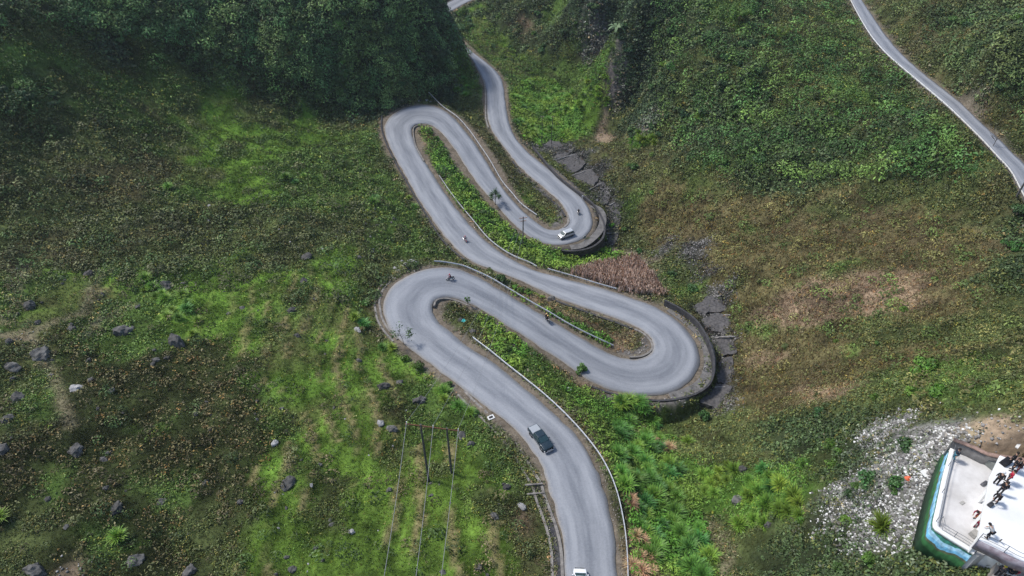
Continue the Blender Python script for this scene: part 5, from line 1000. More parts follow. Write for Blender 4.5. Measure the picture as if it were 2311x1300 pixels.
# ------------------------------------------------------------------ vehicles
def wheel(t, x, y, r, w):
    o = MB().wheel((0, 0, 0), r, w, 22, rin=r*.6).build('wheel', M_black, t); o.location = (x, y, r)
    m = MB().wheel((0, 0, 0), r*.6, w*.55, 16)
    for k in range(5):
        a = k*2*math.pi/5; m.box((math.cos(a)*r*.3, (1 if y > 0 else -1)*w*.3, math.sin(a)*r*.3), (r*.6, w*.14, r*.16), 0, 0, -a)
    m.build('rim', M_chrome, o)
def vehicle(name, label, cat, front, back, L_, Wd, st, cab, paint, wheelr, wx, side_split, bed=None, group=None):
    f = P1(*front); b = P1(*back); zc = road_z((f+b)/2)+.07
    f = at_z(front[0], front[1], zc+.6); b = at_z(back[0], back[1], zc+.6); c = (f+b)/2; rz = math.atan2(f[1]-b[1], f[0]-b[0]); print(label, 'length', np.linalg.norm((f-b)[:2]))
    # follow the road grade
    u_ = np.array([math.cos(rz), math.sin(rz)])*2; zf = bil(ZG, *(c[:2]+u_)) if False else road_z(c+np.r_[u_, 0]); zb_ = road_z(c-np.r_[u_, 0])
    t = thing(name, label, cat, (c[0], c[1], (zf+zb_)/2+.075), rz, group); t.rotation_mode = 'XYZ'; t.rotation_euler = (0, -math.atan2(zf-zb_, 4), rz)
    def ring(x, w, zb, zt):
        pr = [(0, zb), (w*.8, zb), (w*.95, zb+.1), (w, zb+.28), (w*.995, zt-.22), (w*.96, zt-.07), (w*.88, zt), (w*.45, zt+.025), (0, zt+.035)]
        return [Vector((x, y, z)) for y, z in pr]+[Vector((x, -y, z)) for y, z in pr[-2:0:-1]]
    MB().loft([ring(*s_) for s_ in st]).build('body', paint, t, bevel=.02, smooth=True)
    xb0, xb1, xr0, xr1, wb, wr, zb, zr = cab
    def sect(f_):
        z = zb+(zr-zb)*f_; return (xb0+(xr0-xb0)*f_, xb1+(xr1-xb1)*f_, wb+(wr-wb)*f_, z)
    V = []; 
    rings = []
    for f_ in (0, .5, .88, 1.0):
        x0, x1, w, z = sect(min(f_, .96)); 
        if f_ == 1.0: x0 -= .12; x1 += .1; w -= .08; z = zr
        rings.append([Vector((x0+.04, w*.55, z)), Vector((x0-.06, w*.96, z)), Vector(((x0+x1)/2, w, z)), Vector((x1+.03, w*.97, z)), Vector((x1, w*.6, z)), Vector((x1, -w*.6, z)), Vector((x1+.03, -w*.97, z)), Vector(((x0+x1)/2, -w, z)), Vector((x0-.06, -w*.96, z)), Vector((x0+.04, -w*.55, z))])
    MB().loft(rings).build('cabin', paint, t, bevel=.015, smooth=False)
    def panel(nm, cs, off):
        o_ = Vector(off)*.03; m_ = MB(); cs = [Vector(c_) for c_ in cs]; m_.add([c_+o_ for c_ in cs]+[c_-o_ for c_ in cs], [(0, 1, 2, 3), (7, 6, 5, 4), (0, 4, 5, 1), (1, 5, 6, 2), (2, 6, 7, 3), (3, 7, 4, 0)]); m_.build(nm, M_glass, t)
    x0a, x1a, wa, za = sect(.08); x0b, x1b, wb2, zb2 = sect(.84)
    panel('windscreen', [(x0a+.03, -wa*.86, za), (x0a+.03, wa*.86, za), (x0b+.03, wb2*.86, zb2), (x0b+.03, -wb2*.86, zb2)], (1, 0, .6))
    panel('rear_window', [(x1a, -wa*.82, za), (x1a, wa*.82, za), (x1b, wb2*.82, zb2), (x1b, -wb2*.82, zb2)], (-1, 0, .3))
    for sd in (1, -1):
        for (a_, b_) in side_split:
            la = lambda f1, x0_, x1_: x0_-.14+(x1_+.12-x0_+.14)*f1
            panel('side_window', [(la(a_, x0a, x1a), sd*wa*.995, za), (la(b_, x0a, x1a), sd*wa*.995, za), (la(b_, x0b, x1b), sd*wb2*.995, zb2), (la(a_, x0b, x1b), sd*wb2*.995, zb2)], (0, sd*.7, .3))
        h = L_/2
        MB().box((st[-1][0]-.12, sd*Wd*.36, st[-1][3]-.1), (.2, .36, .16), 0, 0, .2).build('headlight', M_lampw, t, bevel=.03)
        MB().box((st[0][0]+.04, sd*Wd*.42, st[0][3]-.22), (.12, .16, .34)).build('tail_light', M_lampr, t, bevel=.02)
        MB().box((xb0-.35, sd*(wb+.13), zb+.1), (.14, .2, .15)).build('wing_mirror', paint, t, bevel=.03)
        for x in wx: wheel(t, x, sd*(Wd/2-.13), wheelr, .24); MB().wheel((x, sd*(Wd/2-.02), wheelr), wheelr*1.2, .04, 22, rin=wheelr*1.02).build('wheel_arch', M_black, t)
        for xx in (.42, .85): MB().box((xb0+(xb1-xb0)*xx, sd*(Wd/2+.005), zb-.2), (.16, .03, .035)).build('door_handle', M_chrome, t)
    MB().box((st[-1][0]+.01, 0, .62), (.08, Wd*.5, .2)).build('grille', M_chrome if name == 'pickup_truck' else M_black, t, bevel=.02)
    MB().box((st[-1][0]-.02, 0, .4), (.16, Wd*.9, .2)).build('front_bumper', paint if name != 'pickup_truck' else M_chrome, t, bevel=.05)
    MB().box((st[0][0]+.02, 0, .45), (.16, Wd*.9, .2)).build('rear_bumper', M_black, t, bevel=.05)
    MB().box((st[-1][0]+.07, 0, .42), (.02, .42, .12)).build('number_plate', M_plate, t)
    if bed:
        x0, x1, z, mm = bed; MB().box(((x0+x1)/2, 0, z+.04), (x1-x0, Wd*.80, .05)).build('bed_cover', mm, t, bevel=.02); MB().box((x1+.04, 0, z+.12), (.06, Wd*.7, .2)).build('rear_rack', M_chrome, t, bevel=.02)
    return t
P_black = mat('black_car_paint', (.010, .024, .034), rough=.28, spec=.5, coat=.4); P_silver = mat('silver_car_paint', (.55, .56, .56), rough=.3, metal=.3, coat=.5); P_white = mat('white_car_paint', (.78, .79, .8), rough=.3, coat=.5)
vehicle('pickup_truck', 'black pickup truck with a grey bed cover driving on the lowest leg', 'pickup truck', (1239, 1018), (1203, 966), 5.3, 1.88,
    [(-2.66,.80,.5,1.0),(-2.6,.9,.42,1.16),(-1.0,.94,.35,1.18),(.9,.94,.35,1.16),(1.3,.94,.35,1.12),(2.2,.93,.38,1.05),(2.5,.88,.42,.98),(2.66,.74,.5,.8)], (1.25,-.95,.45,-.78,.86,.7,1.14,1.78), P_black, .39, (1.62,-1.62), [(0,.47),(.53,.98)], bed=(-2.5, -1.05, 1.17, mat('bed_cover_grey', (.32,.34,.36), rough=.35, spec=.6)))
vehicle('minivan', 'silver minivan turning on the right hairpin near the top', 'minivan', (1261, 536), (1293, 523), 4.6, 1.82,
    [(-2.3,.78,.5,.95),(-2.24,.88,.4,1.06),(-1.5,.91,.3,1.1),(1.0,.91,.3,1.06),(1.5,.9,.3,1.0),(2.0,.87,.34,.88),(2.2,.82,.4,.78),(2.3,.7,.45,.62)], (1.55,-2.15,.62,-1.9,.86,.7,1.04,1.7), P_silver, .33, (1.42,-1.4), [(0,.3),(.34,.64),(.68,.97)])
vehicle('white_car', 'white car entering at the bottom edge, only its front end in view', 'car', (1309, 1287), (1311, 1356), 4.4, 1.78,
    [(-2.2,.72,.5,.9),(-2.1,.86,.4,1.0),(-1.5,.89,.3,1.03),(1.0,.89,.3,1.0),(1.4,.88,.3,.97),(1.9,.85,.34,.86),(2.1,.78,.4,.76),(2.2,.66,.45,.62)], (1.35,-1.9,.5,-1.3,.84,.66,.99,1.48), P_white, .32, (1.35,-1.35), [(0,.45),(.5,.95)])

# ------------------------------------------------------------------ people
SKIN = mat('skin', (.42, .25, .17), rough=.6); MATS = {}
def cm_(c, n='cloth'):
    k = tuple(c)+(n,)
    if k not in MATS: MATS[k] = mat(n, c, rough=.85, noise=.15, nscale=8)
    return MATS[k]
def skinned(name, verts, edges, radii, m, parent, sub=1):
    me = bpy.data.meshes.new(name); me.from_pydata([tuple(v) for v in verts], edges, []); me.materials.append(m)
    o = link(name, me, parent); s_ = o.modifiers.new('skin', 'SKIN'); s_.use_smooth_shade = True
    for i, r_ in enumerate(radii): me.skin_vertices[0].data[i].radius = (r_, r_); me.skin_vertices[0].data[i].use_root = (i == 0)
    if sub: b = o.modifiers.new('sub', 'SUBSURF'); b.levels = sub; b.render_levels = sub
    return o
POSES = {
 'stand': dict(pel=(0,0,.95), ch=(0,0,1.32), nk=(0,0,1.5), hd=(.03,0,1.64), sh=(0,.19,1.43), el=(-.02,.27,1.15), wr=(.08,.27,.92), hip=(0,.1,.9), kn=(.03,.11,.5), an=(-.02,.12,.09), toe=(.16,.13,.04)),
 'point': dict(pel=(0,0,.95), ch=(0,0,1.32), nk=(.02,0,1.5), hd=(.06,0,1.63), sh=(0,.19,1.43), el=(.2,.27,1.3), wr=(.38,.12,1.42), hip=(0,.1,.9), kn=(.05,.13,.5), an=(-.04,.15,.09), toe=(.14,.17,.04)),
 'bend': dict(pel=(0,0,.9), ch=(.26,0,1.16), nk=(.4,0,1.27), hd=(.52,0,1.33), sh=(.33,.19,1.22), el=(.42,.26,.98), wr=(.52,.16,.82), hip=(0,.1,.86), kn=(.12,.12,.48), an=(-.02,.13,.09), toe=(.16,.14,.04)),
 'crouch': dict(pel=(-.1,0,.42), ch=(.1,0,.78), nk=(.18,0,.92), hd=(.26,0,1.03), sh=(.14,.19,.86), el=(.36,.27,.7), wr=(.46,.14,.56), hip=(-.08,.1,.4), kn=(.3,.17,.5), an=(.05,.16,.09), toe=(.22,.17,.04)),
 'ride': dict(pel=(-.1,0,.88), ch=(.02,0,1.25), nk=(.08,0,1.42), hd=(.13,0,1.56), sh=(.05,.19,1.35), el=(.28,.3,1.14), wr=(.48,.3,1.06), hip=(-.06,.1,.85), kn=(.34,.2,.72), an=(.2,.2,.3), toe=(.38,.2,.27)),
 'pillion': dict(pel=(0,0,.92), ch=(.04,0,1.3), nk=(.06,0,1.47), hd=(.09,0,1.61), sh=(.05,.19,1.4), el=(.1,.28,1.15), wr=(.3,.18,1.05), hip=(.02,.1,.9), kn=(.38,.24,.74), an=(.16,.24,.36), toe=(.32,.24,.32))}
def person(p, rz, pose, shirt, pants, label, hair=(.02,.016,.014), helmet=None, group=None, s=1.0):
    J = {k: Vector(v) for k, v in POSES[pose].items()}; mir = lambda v: Vector((v.x, -v.y, v.z))
    t = thing('person', label, 'person', p, rz, group); t.scale = (s, s, s)
    V = [J['pel'], J['ch'], J['nk'], J['hd'], J['hd']+Vector((0, 0, .1))]; E_ = [(0, 1), (1, 2), (2, 3), (3, 4)]; Rr_ = [.13, .14, .055, .095, .075]
    ni = len(V); V.append(J['hd']+Vector((.1, 0, -.01))); E_.append((3, ni)); Rr_.append(.018)
    for f_ in (lambda v: v, mir):
        b = len(V); el, wr = f_(J['el']), f_(J['wr']); d = (wr-el).normalized(); palm = wr+d*.07; side = Vector((0, 0, 1)).cross(d).normalized() if abs(d.z) < .9 else Vector((0, 1, 0))
        V += [f_(J['sh']), el, wr, palm]; E_ += [(1, b), (b, b+1), (b+1, b+2), (b+2, b+3)]; Rr_ += [.058, .042, .028, .034]
        for q, ln in enumerate((.062, .078, .083, .07)):
            i_ = len(V); o_ = side*(q-1.5)*.021; V += [palm+d*.03+o_, palm+d*(.03+ln*.6)+o_*1.1, palm+d*(.03+ln)+o_*1.1+Vector((0, 0, -.02))]; E_ += [(b+3, i_), (i_, i_+1), (i_+1, i_+2)]; Rr_ += [.010, .009, .007]
        i_ = len(V); V += [wr+d*.03+side*.045, wr+d*.075+side*.065]; E_ += [(b+2, i_), (i_, i_+1)]; Rr_ += [.012, .009]
        b = len(V); V += [f_(J['hip']), f_(J['kn']), f_(J['an']), f_(J['toe'])]; E_ += [(0, b), (b, b+1), (b+1, b+2), (b+2, b+3)]; Rr_ += [.088, .062, .042, .038]
    skinned('body', V, E_, Rr_, SKIN, t)
    V = [J['pel'], J['ch'], J['nk']*.5+J['ch']*.5]; E_ = [(0, 1), (1, 2)]; Rr_ = [.155, .17, .10]
    for f_ in (lambda v: v, mir):
        b = len(V); V += [f_(J['sh']), f_(J['el']), f_(J['wr'])*.93+f_(J['el'])*.07]; E_ += [(1, b), (b, b+1), (b+1, b+2)]; Rr_ += [.08, .062, .046]
    skinned('jacket', V, E_, Rr_, cm_(shirt, 'jacket_cloth'), t)
    V = [J['pel']]; E_ = []; Rr_ = [.15]
    for f_ in (lambda v: v, mir):
        b = len(V); V += [f_(J['hip']), f_(J['kn']), f_(J['an'])]; E_ += [(0, b), (b, b+1), (b+1, b+2)]; Rr_ += [.105, .08, .062]
    skinned('trousers', V, E_, Rr_, cm_(pants, 'trouser_cloth'), t)
    for f_ in (lambda v: v, mir):
        a_, b_ = f_(J['an']), f_(J['toe']); MB().tube([a_+Vector((-.06, 0, -.02)), (a_+b_)/2+Vector((0, 0, -.01)), b_+Vector((.04, 0, 0))], [.045, .05, .04], 8).build('shoe', M_black, t, smooth=True)
    bm = bmesh.new(); bmesh.ops.create_uvsphere(bm, u_segments=14, v_segments=9, radius=.125 if not helmet else .15)
    for v in list(bm.verts):
        if v.co.z < (-.03 if not helmet else -.07) and v.co.x > -.02: v.co = v.co*.6+Vector((-.03, 0, .02))
    me = bpy.data.meshes.new('helmet' if helmet else 'hair'); bm.to_mesh(me); bm.free(); me.polygons.foreach_set('use_smooth', np.ones(len(me.polygons), bool))
    me.materials.append(mat('helmet_shell', helmet, rough=.25, spec=.6) if helmet else cm_(hair, 'hair')); o = link(me.name, me, t); o.location = J['hd']+Vector((-.015, 0, .045))
    return t
def motorbike(u, v, rz, label, paint):
    p = P1(u, v); z = road_z(p)+.07; t = thing('motorbike', label, 'motorbike', (p[0], p[1], z), rz); pm = mat('bike_paint', paint, rough=.3, coat=.5)
    for nm, x in (('front_wheel', .64), ('rear_wheel', -.62)):
        w = MB().wheel((0, 0, 0), .3, .09, 20, rin=.2).build(nm, M_black, t); w.location = (x, 0, .3); m = MB().wheel((0, 0, 0), .2, .03, 16, rin=.17); 
        for k in range(6): m.box((math.cos(k)*.09, 0, math.sin(k)*.09), (.2, .02, .02), 0, 0, -k)
        m.build('rim', M_chrome, w)
    MB().tube([(-.62, 0, .3), (-.3, 0, .42), (.1, 0, .38), (.38, 0, .68), (.5, 0, .9)], [.05, .1, .12, .08, .05], 8).build('frame', pm, t)
    MB().loft([[Vector((x, w*math.cos(a), z_+h*math.sin(a))) for a in [k*math.pi/4 for k in range(8)]] for x, w, z_, h in [(-.85, .06, .72, .04), (-.6, .14, .68, .11), (-.2, .13, .6, .12), (.1, .14, .5, .16), (.35, .16, .66, .2), (.5, .1, .85, .12)]]).build('fairing', pm, t, smooth=True)
    MB().loft([[Vector((x, w*math.cos(a), z_+.045*math.sin(a))) for a in [k*math.pi/4 for k in range(8)]] for x, w, z_ in [(-.78, .09, .82), (-.5, .15, .8), (-.1, .15, .77), (.15, .08, .75)]]).build('seat', M_black, t, smooth=True)
    MB().tube([(.64, .08, .3), (.45, .08, 1.0)], .03, 6).tube([(.64, -.08, .3), (.45, -.08, 1.0)], .03, 6).build('fork', M_chrome, t)
    MB().tube([(.38, .36, 1.04), (.46, .15, 1.03), (.46, -.15, 1.03), (.38, -.36, 1.04)], .018, 6).build('handlebar', M_black, t)
    for sd in (1, -1): MB().tube([(.42, sd*.25, 1.04), (.4, sd*.33, 1.2)], .01, 5).box((.4, sd*.35, 1.22), (.02, .11, .07)).build('mirror', M_black, t)
    MB().wheel((0, 0, 0), .09, .1, 14).build('headlight', M_lampw, t).matrix_local = Matrix.Translation((.57, 0, .9))@Matrix.Rotation(math.pi/2, 4, 'Z')
    MB().tube([(.0, -.16, .3), (-.4, -.17, .3), (-.85, -.18, .42)], [.025, .045, .05], 8).build('exhaust', M_chrome, t)
    MB().loft([[Vector((.64+math.cos(a)*r_, y, .3+math.sin(a)*r_)) for r_, y in ((.33, -.06), (.36, 0), (.33, .06), (.345, 0))] for a in [R(20+k*20) for k in range(7)]]).build('mudguard', pm, t)
    return t
def heading(u0, v0, u1, v1):
    a, b = P1(u0, v0), P1(u1, v1); return math.atan2(b[1]-a[1], b[0]-a[0])
def rider(t, **k):
    return person(tuple(t.location), t.rotation_euler.z, **k)
b1 = motorbike(1017, 634, heading(1030, 632, 1004, 633), 'white motorbike seen side on at the left hairpin', (.5, .5, .52)); rider(b1, pose='ride', shirt=(.18,.02,.05), pants=(.03,.03,.04), label='person in a dark red jacket riding the white motorbike at the left hairpin', helmet=(.5, .1, .12))
b2 = motorbike(1050, 546, heading(1040, 530, 1062, 562), 'red and white scooter coming down the middle of the third leg', (.6, .15, .15)); rider(b2, pose='ride', shirt=(.45,.42,.45), pants=(.05,.05,.07), label='person in a pale jacket and red helmet riding the red and white scooter', helmet=(.55, .06, .08))
b3 = motorbike(1235, 728, heading(1222, 716, 1240, 740), 'dark motorbike carrying two people on the second leg', (.03, .03, .035)); rider(b3, pose='ride', shirt=(.02,.02,.025), pants=(.03,.03,.03), label='person in black with a yellow helmet steering the dark motorbike', helmet=(.7, .45, .12))
h3 = b3.rotation_euler.z; person((b3.location.x-.52*math.cos(h3), b3.location.y-.52*math.sin(h3), b3.location.z), h3, 'pillion', (.03,.03,.035), (.04,.04,.05), 'passenger with an orange yellow helmet sitting behind on the dark motorbike', helmet=(.75, .5, .2))
b4 = motorbike(1305, 484, heading(1303, 470, 1308, 492), 'small dark scooter rounding the bend just above the silver van', (.02, .025, .03)); rider(b4, pose='ride', shirt=(.02,.03,.035), pants=(.02,.02,.025), label='person in dark clothes riding the scooter just above the silver van', helmet=(.03, .03, .035))
b5 = motorbike(919, 608, 2.2, 'black motorbike parked at the rubble heap above the left hairpin', (.02, .02, .02))

# ------------------------------------------------------------------ cafe terrace
M_floor = mat('terrace_floor', (.68, .67, .66), col2=(.40, .385, .37), nscale=.35, rough=.8, detail=8); M_roofp = mat('white_roof', (.82, .82, .81), col2=(.66, .66, .65), nscale=.3, rough=.6, detail=8); M_wht = mat('whitewash', (.74, .74, .73), noise=.12, nscale=2, rough=.8)
def mural():
    m = bpy.data.materials.new('painted_mural'); m.use_nodes = True; N = m.node_tree.nodes; L = m.node_tree.links; b = N['Principled BSDF']; b.inputs['Roughness'].default_value = .7
    uv = N.new('ShaderNodeUVMap'); uv.uv_map = 'UVMap'; ns = N.new('ShaderNodeTexNoise'); ns.inputs['Scale'].default_value = .9; ns.inputs['Detail'].default_value = 5; L.new(uv.outputs[0], ns.inputs[0])
    sp = N.new('ShaderNodeSeparateXYZ'); L.new(uv.outputs[0], sp.inputs[0]); cr = N.new('ShaderNodeValToRGB'); cr.color_ramp.interpolation = 'CONSTANT'
    ad = N.new('ShaderNodeMath'); ad.operation = 'MULTIPLY_ADD'; ad.inputs[1].default_value = .6; L.new(ns.outputs['Fac'], ad.inputs[0]); L.new(sp.outputs[1], ad.inputs[2]); mr = N.new('ShaderNodeMath'); mr.operation = 'MULTIPLY'; mr.inputs[1].default_value = .55; L.new(ad.outputs[0], mr.inputs[0]); L.new(mr.outputs[0], cr.inputs[0])
    e = cr.color_ramp.elements; e[0].position = 0; e[0].color = (.015, .07, .025, 1); e[1].position = .95; e[1].color = (.3, .5, .6, 1)
    for p_, c in [(.42, (.03, .13, .04)), (.52, (.08, .1, .05)), (.56, (.12, .33, .5)), (.62, (.25, .45, .58)), (.68, (.02, .14, .10)), (.76, (.05, .24, .24)), (.84, (.02, .15, .09))]:
        x = e.new(p_); x.color = (*c, 1)
    n2 = N.new('ShaderNodeTexNoise'); n2.inputs['Scale'].default_value = 6; n2.inputs['Detail'].default_value = 6; L.new(uv.outputs[0], n2.inputs[0]); m2 = N.new('ShaderNodeMapRange'); m2.inputs[1].default_value = .3; m2.inputs[2].default_value = .7; m2.inputs[3].default_value = .5; m2.inputs[4].default_value = 1.4; L.new(n2.outputs['Fac'], m2.inputs[0])
    vm = N.new('ShaderNodeVectorMath'); vm.operation = 'SCALE'; L.new(cr.outputs[0], vm.inputs[0]); L.new(m2.outputs[0], vm.inputs['Scale']); L.new(vm.outputs[0], b.inputs['Base Color']); return m
ZF, ZT, ZB = 33.0, 36.0, 29.2
cx0 = TERR.mean(0); org = np.array([cx0[0], cx0[1], 0])
caf = thing('cafe_building', 'white walled cafe with a painted terrace wall and a flat white roof', 'building', (org[0], org[1], ZF-3.4))
def local(poly, z=0): return [(p[0]-org[0], p[1]-org[1]) for p in poly]
zo = ZF-3.4
MB().prism(local(TERR)[::-1], ZB-zo, ZF-zo-.02).build('terrace_floor', M_floor, caf)
# mural wall round the left and front edges, on the outside of the floor block
edge = [TERR[0]]+[TERR[i] for i in (13, 12, 11, 10, 9, 8)]
ed = catmull(np.array(edge)[:, :3], 60)
def strip(poly, off, z0, z1, th, m, name, parent, uvs=False):
    n = normals(poly); q0 = poly[:, :2]+n*off; q1 = poly[:, :2]+n*(off+th); V = []; UV = []; s_ = np.r_[0, np.cumsum(np.linalg.norm(np.diff(poly[:, :2], axis=0), axis=1))]
    for i in range(len(poly)):
        for q, z in ((q0[i], z0), (q1[i], z0), (q1[i], z1), (q0[i], z1)): V.append((q[0]-org[0], q[1]-org[1], z-zo)); UV.append((s_[i]*.5, (z-z0)/max(z1-z0, .1)))
    F_ = []
    for i in range(len(poly)-1):
        for a in range(4): F_.append((i*4+a, i*4+(a+1) % 4, (i+1)*4+(a+1) % 4, (i+1)*4+a))
    F_ += [(0, 1, 2, 3), tuple(len(V)-4+a for a in (3, 2, 1, 0))]
    return link(name, np_mesh(name, V, F_, m, uv=UV), parent)
nn_ = normals(ed); sgn = 1 if (ed[30, :2]+nn_[30]-cx0[:2])@(ed[30, :2]-cx0[:2]) > (ed[30, :2]-nn_[30]-cx0[:2])@(ed[30, :2]-cx0[:2]) else -1
strip(ed, .01*sgn, ZB-.8, ZF-.05, .12*sgn, mural(), 'mural_wall', caf)
strip(ed, -.28*sgn, ZF-.04, ZF+.28, .45*sgn, M_wht, 'parapet', caf)
def railing(poly, z, h, label, step=1.6, n_r=3, parent=None, name='railing'):
    o = np.array([poly[0][0], poly[0][1], z]); t = thing(name, label, 'railing', o, 0, 'thin dark railings of the cafe'); s_ = np.r_[0, np.cumsum(np.linalg.norm(np.diff(poly[:, :2], axis=0), axis=1))]
    q = np.linspace(0, s_[-1], max(2, int(s_[-1]/step)+1)); X = np.interp(q, s_, poly[:, 0])-o[0]; Y = np.interp(q, s_, poly[:, 1])-o[1]
    for x, y in zip(X, Y): MB().tube([(x, y, 0), (x, y, h)], .03, 6).build('post', M_dsteel, t)
    for k in range(n_r): MB().tube([(p_[0]-o[0], p_[1]-o[1], h*(k+1)/n_r-.02) for p_ in poly], .022, 6).build('rail', M_dsteel, t)
railing(ed[:44], ZF+.28, .75, 'sparse thin railing on the left parapet of the lower terrace', 2.6, 1)
railing(cz([(300,838),(318,915),(480,1010),(615,1098)], ZF), ZF, 1.0, 'dark railing along the front edge of the lower terrace')
# block wall with brick coping behind the terrace
bw = cz([(432,120),(600,185),(720,245),(800,262),(1100,305),(1500,420)], ZF+1.4)
tw = thing('block_wall', 'grey block wall with a reddish coping behind the terrace', 'wall', (bw[0][0], bw[0][1], ZF))
o_ = org.copy(); zz = zo; org = np.array([bw[0][0], bw[0][1], 0]); zo = ZF
strip(bw, -.12, ZF-1, ZF+1.3, .24, mat('grey_blocks', (.25,.24,.23), col2=(.15,.14,.135), nscale=2, rough=.9), 'wall_body', tw); strip(bw, -.2, ZF+1.31, ZF+1.42, .4, mat('coping_tiles', (.30,.2,.16), noise=.4, nscale=4), 'coping', tw)
org = o_; zo = zz
# upper roof and the room under it
ROOF = cz([(830,258),(1036,335),(1500,500),(1560,1330),(1036,1178),(840,1082),(640,985),(690,700),(718,560),(742,440)], ZT)
MB().prism(local(ROOF)[::-1], ZT-.28-zo, ZT-zo).build('roof', M_roofp, caf, bevel=.03)
inn = ROOF.mean(0)+(ROOF-ROOF.mean(0))*.68; inn[:, 2] = 0
MB().prism(local(inn)[::-1], ZB-zo, ZT-.29-zo).build('room_wall', M_wht, caf)
for i in (6, 7, 9): MB().box((ROOF[i][0]*.8+ROOF.mean(0)[0]*.2-org[0], ROOF[i][1]*.8+ROOF.mean(0)[1]*.2-org[1], (ZF+ZT-.28)/2-zo), (.25, .25, ZT-.3-ZF)).build('column', M_wht, caf)
fr = np.array([ROOF[6], ROOF[5], ROOF[4], ROOF[3]]); c_ = catmull(fr, 30); sg = -1 if normals(c_)[10][1] > 0 else 1
strip(c_, .02*sg, ZT-1.15, ZT-.02, .12*sg, mat('faded_banner', (.16,.10,.12), col2=(.4,.38,.42), nscale=1.2), 'fascia', caf)
railing(c_, ZT, .95, 'dark railing along the front edge of the white roof', 1.8, 2)
MB().prism(local(cz([(815,1125),(860,1105),(1036,1190),(1400,1320),(1400,1700),(730,1700),(765,1290)], 32.6))[::-1], 28.5-zo, 32.6-zo).build('lower_floor', mat('lower_floor_concrete', (.42,.38,.35), col2=(.28,.25,.23), nscale=.8), caf)
o = MB().box((0, 0, .3), (1.0, 2.2, 2.2), -.35).build('concrete_pier', mat('pier_plaster', (.6,.57,.5), noise=.1)); o.location = cz([(845,1120)], 32.6)[0]; tag(o, 'pale plastered pier below the front corner of the white roof', 'pier')
# leaning pole over the front
a0, a1 = cz([(690,1090)], 31.5)[0], cz([(845,985)], 36.6)[0]; o = MB().tube([(0, 0, 0), tuple(a1-a0)], .05, 6).build('leaning_pole', M_pole); o.location = a0; tag(o, 'thin dark pole leaning on the front corner of the white roof', 'pole')
# table and parasol
M_blue = mat('blue_board', (.06,.16,.42)); pt = cz([(850,1225)], 32.6)[0]; t = thing('display_table', 'blue and white display table below the front of the cafe', 'table', pt, -.3)
MB().box((0, 0, .74), (1.0, 2.0, .05)).build('table_top', M_white, t, bevel=.01); MB().box((0, .45, .79), (.8, .8, .03)).build('blue_panel', M_blue, t); MB().box((0, -.5, .79), (.3, .5, .03)).build('blue_panel', M_blue, t)
for sx in (-1, 1):
    for sy in (-1, 1): MB().box((sx*.42, sy*.9, .36), (.05, .05, .72)).build('leg', M_dsteel, t)
p0 = cz([(825,1024)], ZT-.3)[0]
bm = MB(); V = []
for k in range(12): r_ = .36 if k % 2 == 0 else .15; V.append((r_*math.cos(k*math.pi/6), 0, r_*math.sin(k*math.pi/6)))
bm.add([(x, -.03, z) for x, y, z in V]+[(x, .03, z) for x, y, z in V], [tuple(range(12)), tuple(range(23, 11, -1))]+[(i, (i+1) % 12, 12+(i+1) % 12, 12+i) for i in range(12)])
# boxes on the terrace
for (X, Y, z, s3, c, nm, lb) in [(760,350,ZF,(1.0,1.0,.7),(.16,.17,.16),'crate','dark grey crate in the back corner of the lower terrace'),(600,945,ZF,(.7,.6,.45),(.28,.27,.25),'box','grey box near the front of the lower terrace'),(690,505,ZF,(.8,.3,.2),(.1,.1,.11),'bag','flat dark bag in the shade beside the roof edge'),(742,690,ZT,(.5,.35,.3),(.05,.05,.055),'bag','small black and white bag lying on the white roof'),(876,322,ZT,(1.1,.6,.35),(.012,.012,.015),'bag','black bag on the roof beside the group in black'),(503,668,ZF,(.5,.3,.06),(.35,.34,.32),'board','small grey board on the middle of the lower terrace')]:
    o = MB().box((0, 0, s3[2]/2), s3, .5, taper=.86).build(nm, mat(nm, c, noise=.2), bevel=.04); o.location = cz([(X, Y)], z)[0]; tag(o, lb, nm)
    if nm == 'bag': MB().tube([(-.15, 0, s3[2]*.9), (-.08, 0, s3[2]+.12), (.08, 0, s3[2]+.12), (.15, 0, s3[2]*.9)], .015, 5).build('handle', M_black, o)
BK = (.012,.012,.016)
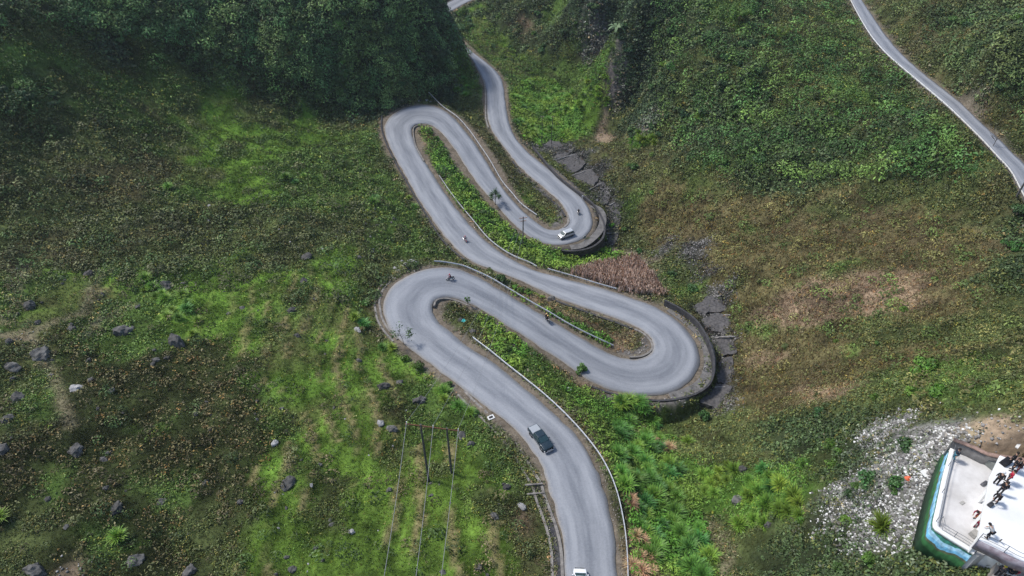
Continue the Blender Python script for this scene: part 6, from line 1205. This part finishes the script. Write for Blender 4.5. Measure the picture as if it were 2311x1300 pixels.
PPL = [(905,335,ZT,'stand',BK,BK,2.2,'person in black at the left of the group by the wall on the white roof'),(925,388,ZT,'stand',BK,(.02,.02,.025),2.6,'person in black in the middle of the roof group by the wall'),
 (965,405,ZT,'stand',(.015,.012,.015),(.12,.015,.03),2.4,'person in black jacket and dark red trousers at the right of the roof group'),(880,490,ZT,'stand',(.42,.02,.05),(.05,.04,.05),2.5,'person in a bright red jacket on the white roof'),
 (785,505,ZT,'stand',(.02,.02,.025),BK,.8,'person in black with a pale cap standing left of the red jacket'),(817,590,ZT,'stand',BK,(.03,.03,.035),1.0,'person in black walking below the one with the pale cap'),
 (785,660,ZT,'bend',BK,BK,3.6,'person in black bending over on the white roof'),(722,972,ZT,'bend',(.5,.5,.5),BK,2.0,'person in white top bending near the front corner of the white roof'),
 (418,297,ZF,'stand',(.02,.03,.05),(.05,.16,.22),3.0,'lone person in blue trousers at the far left corner of the lower terrace'),(622,812,ZF,'bend',(.25,.01,.04),(.22,.01,.04),3.3,'person in dark red leaning by the roof edge on the lower terrace'),
 (615,882,ZF,'bend',(.3,.14,.02),(.2,.01,.04),1.1,'person in yellow and maroon bending on the lower terrace'),
 (795,1300,32.6,'stand',(.05,.05,.06),BK,.4,'person with a yellow cap at the bottom edge below the cafe'),(905,1215,32.6,'stand',BK,BK,3.3,'person in black beside the display table'),
 (925,1300,32.6,'stand',(.35,.02,.05),BK,3.0,'person in a red jacket right of the display table'),(880,1310,32.6,'stand',BK,BK,.7,'person in black at the bottom edge right of the display table')]
for i, (X, Y, z, po, c1, c2, rz, lb) in enumerate(PPL):
    person(cz([(X, Y)], z)[0], rz, po, c1, c2, lb, group='visitors at the cafe', hair=(.6,.6,.6) if 'pale cap' in lb and 'with a pale' in lb else ((.6,.5,.03) if 'yellow cap' in lb else (.02,.016,.014)))

# ------------------------------------------------------------------ air
hz = MB().box((15, 215, 43), (640, 560, 170)).build('haze', bpy.data.materials.new('valley_air')); tag(hz, kind='stuff')
hm = hz.data.materials[0]; hm.use_nodes = True; ht = hm.node_tree; ht.nodes.remove(ht.nodes['Principled BSDF']); hv = ht.nodes.new('ShaderNodeVolumePrincipled')
hv.inputs['Density'].default_value = .0001; hv.inputs['Color'].default_value = (.85, .92, 1, 1); hv.inputs['Anisotropy'].default_value = .2
ht.links.new(hv.outputs[0], ht.nodes['Material Output'].inputs['Volume'])
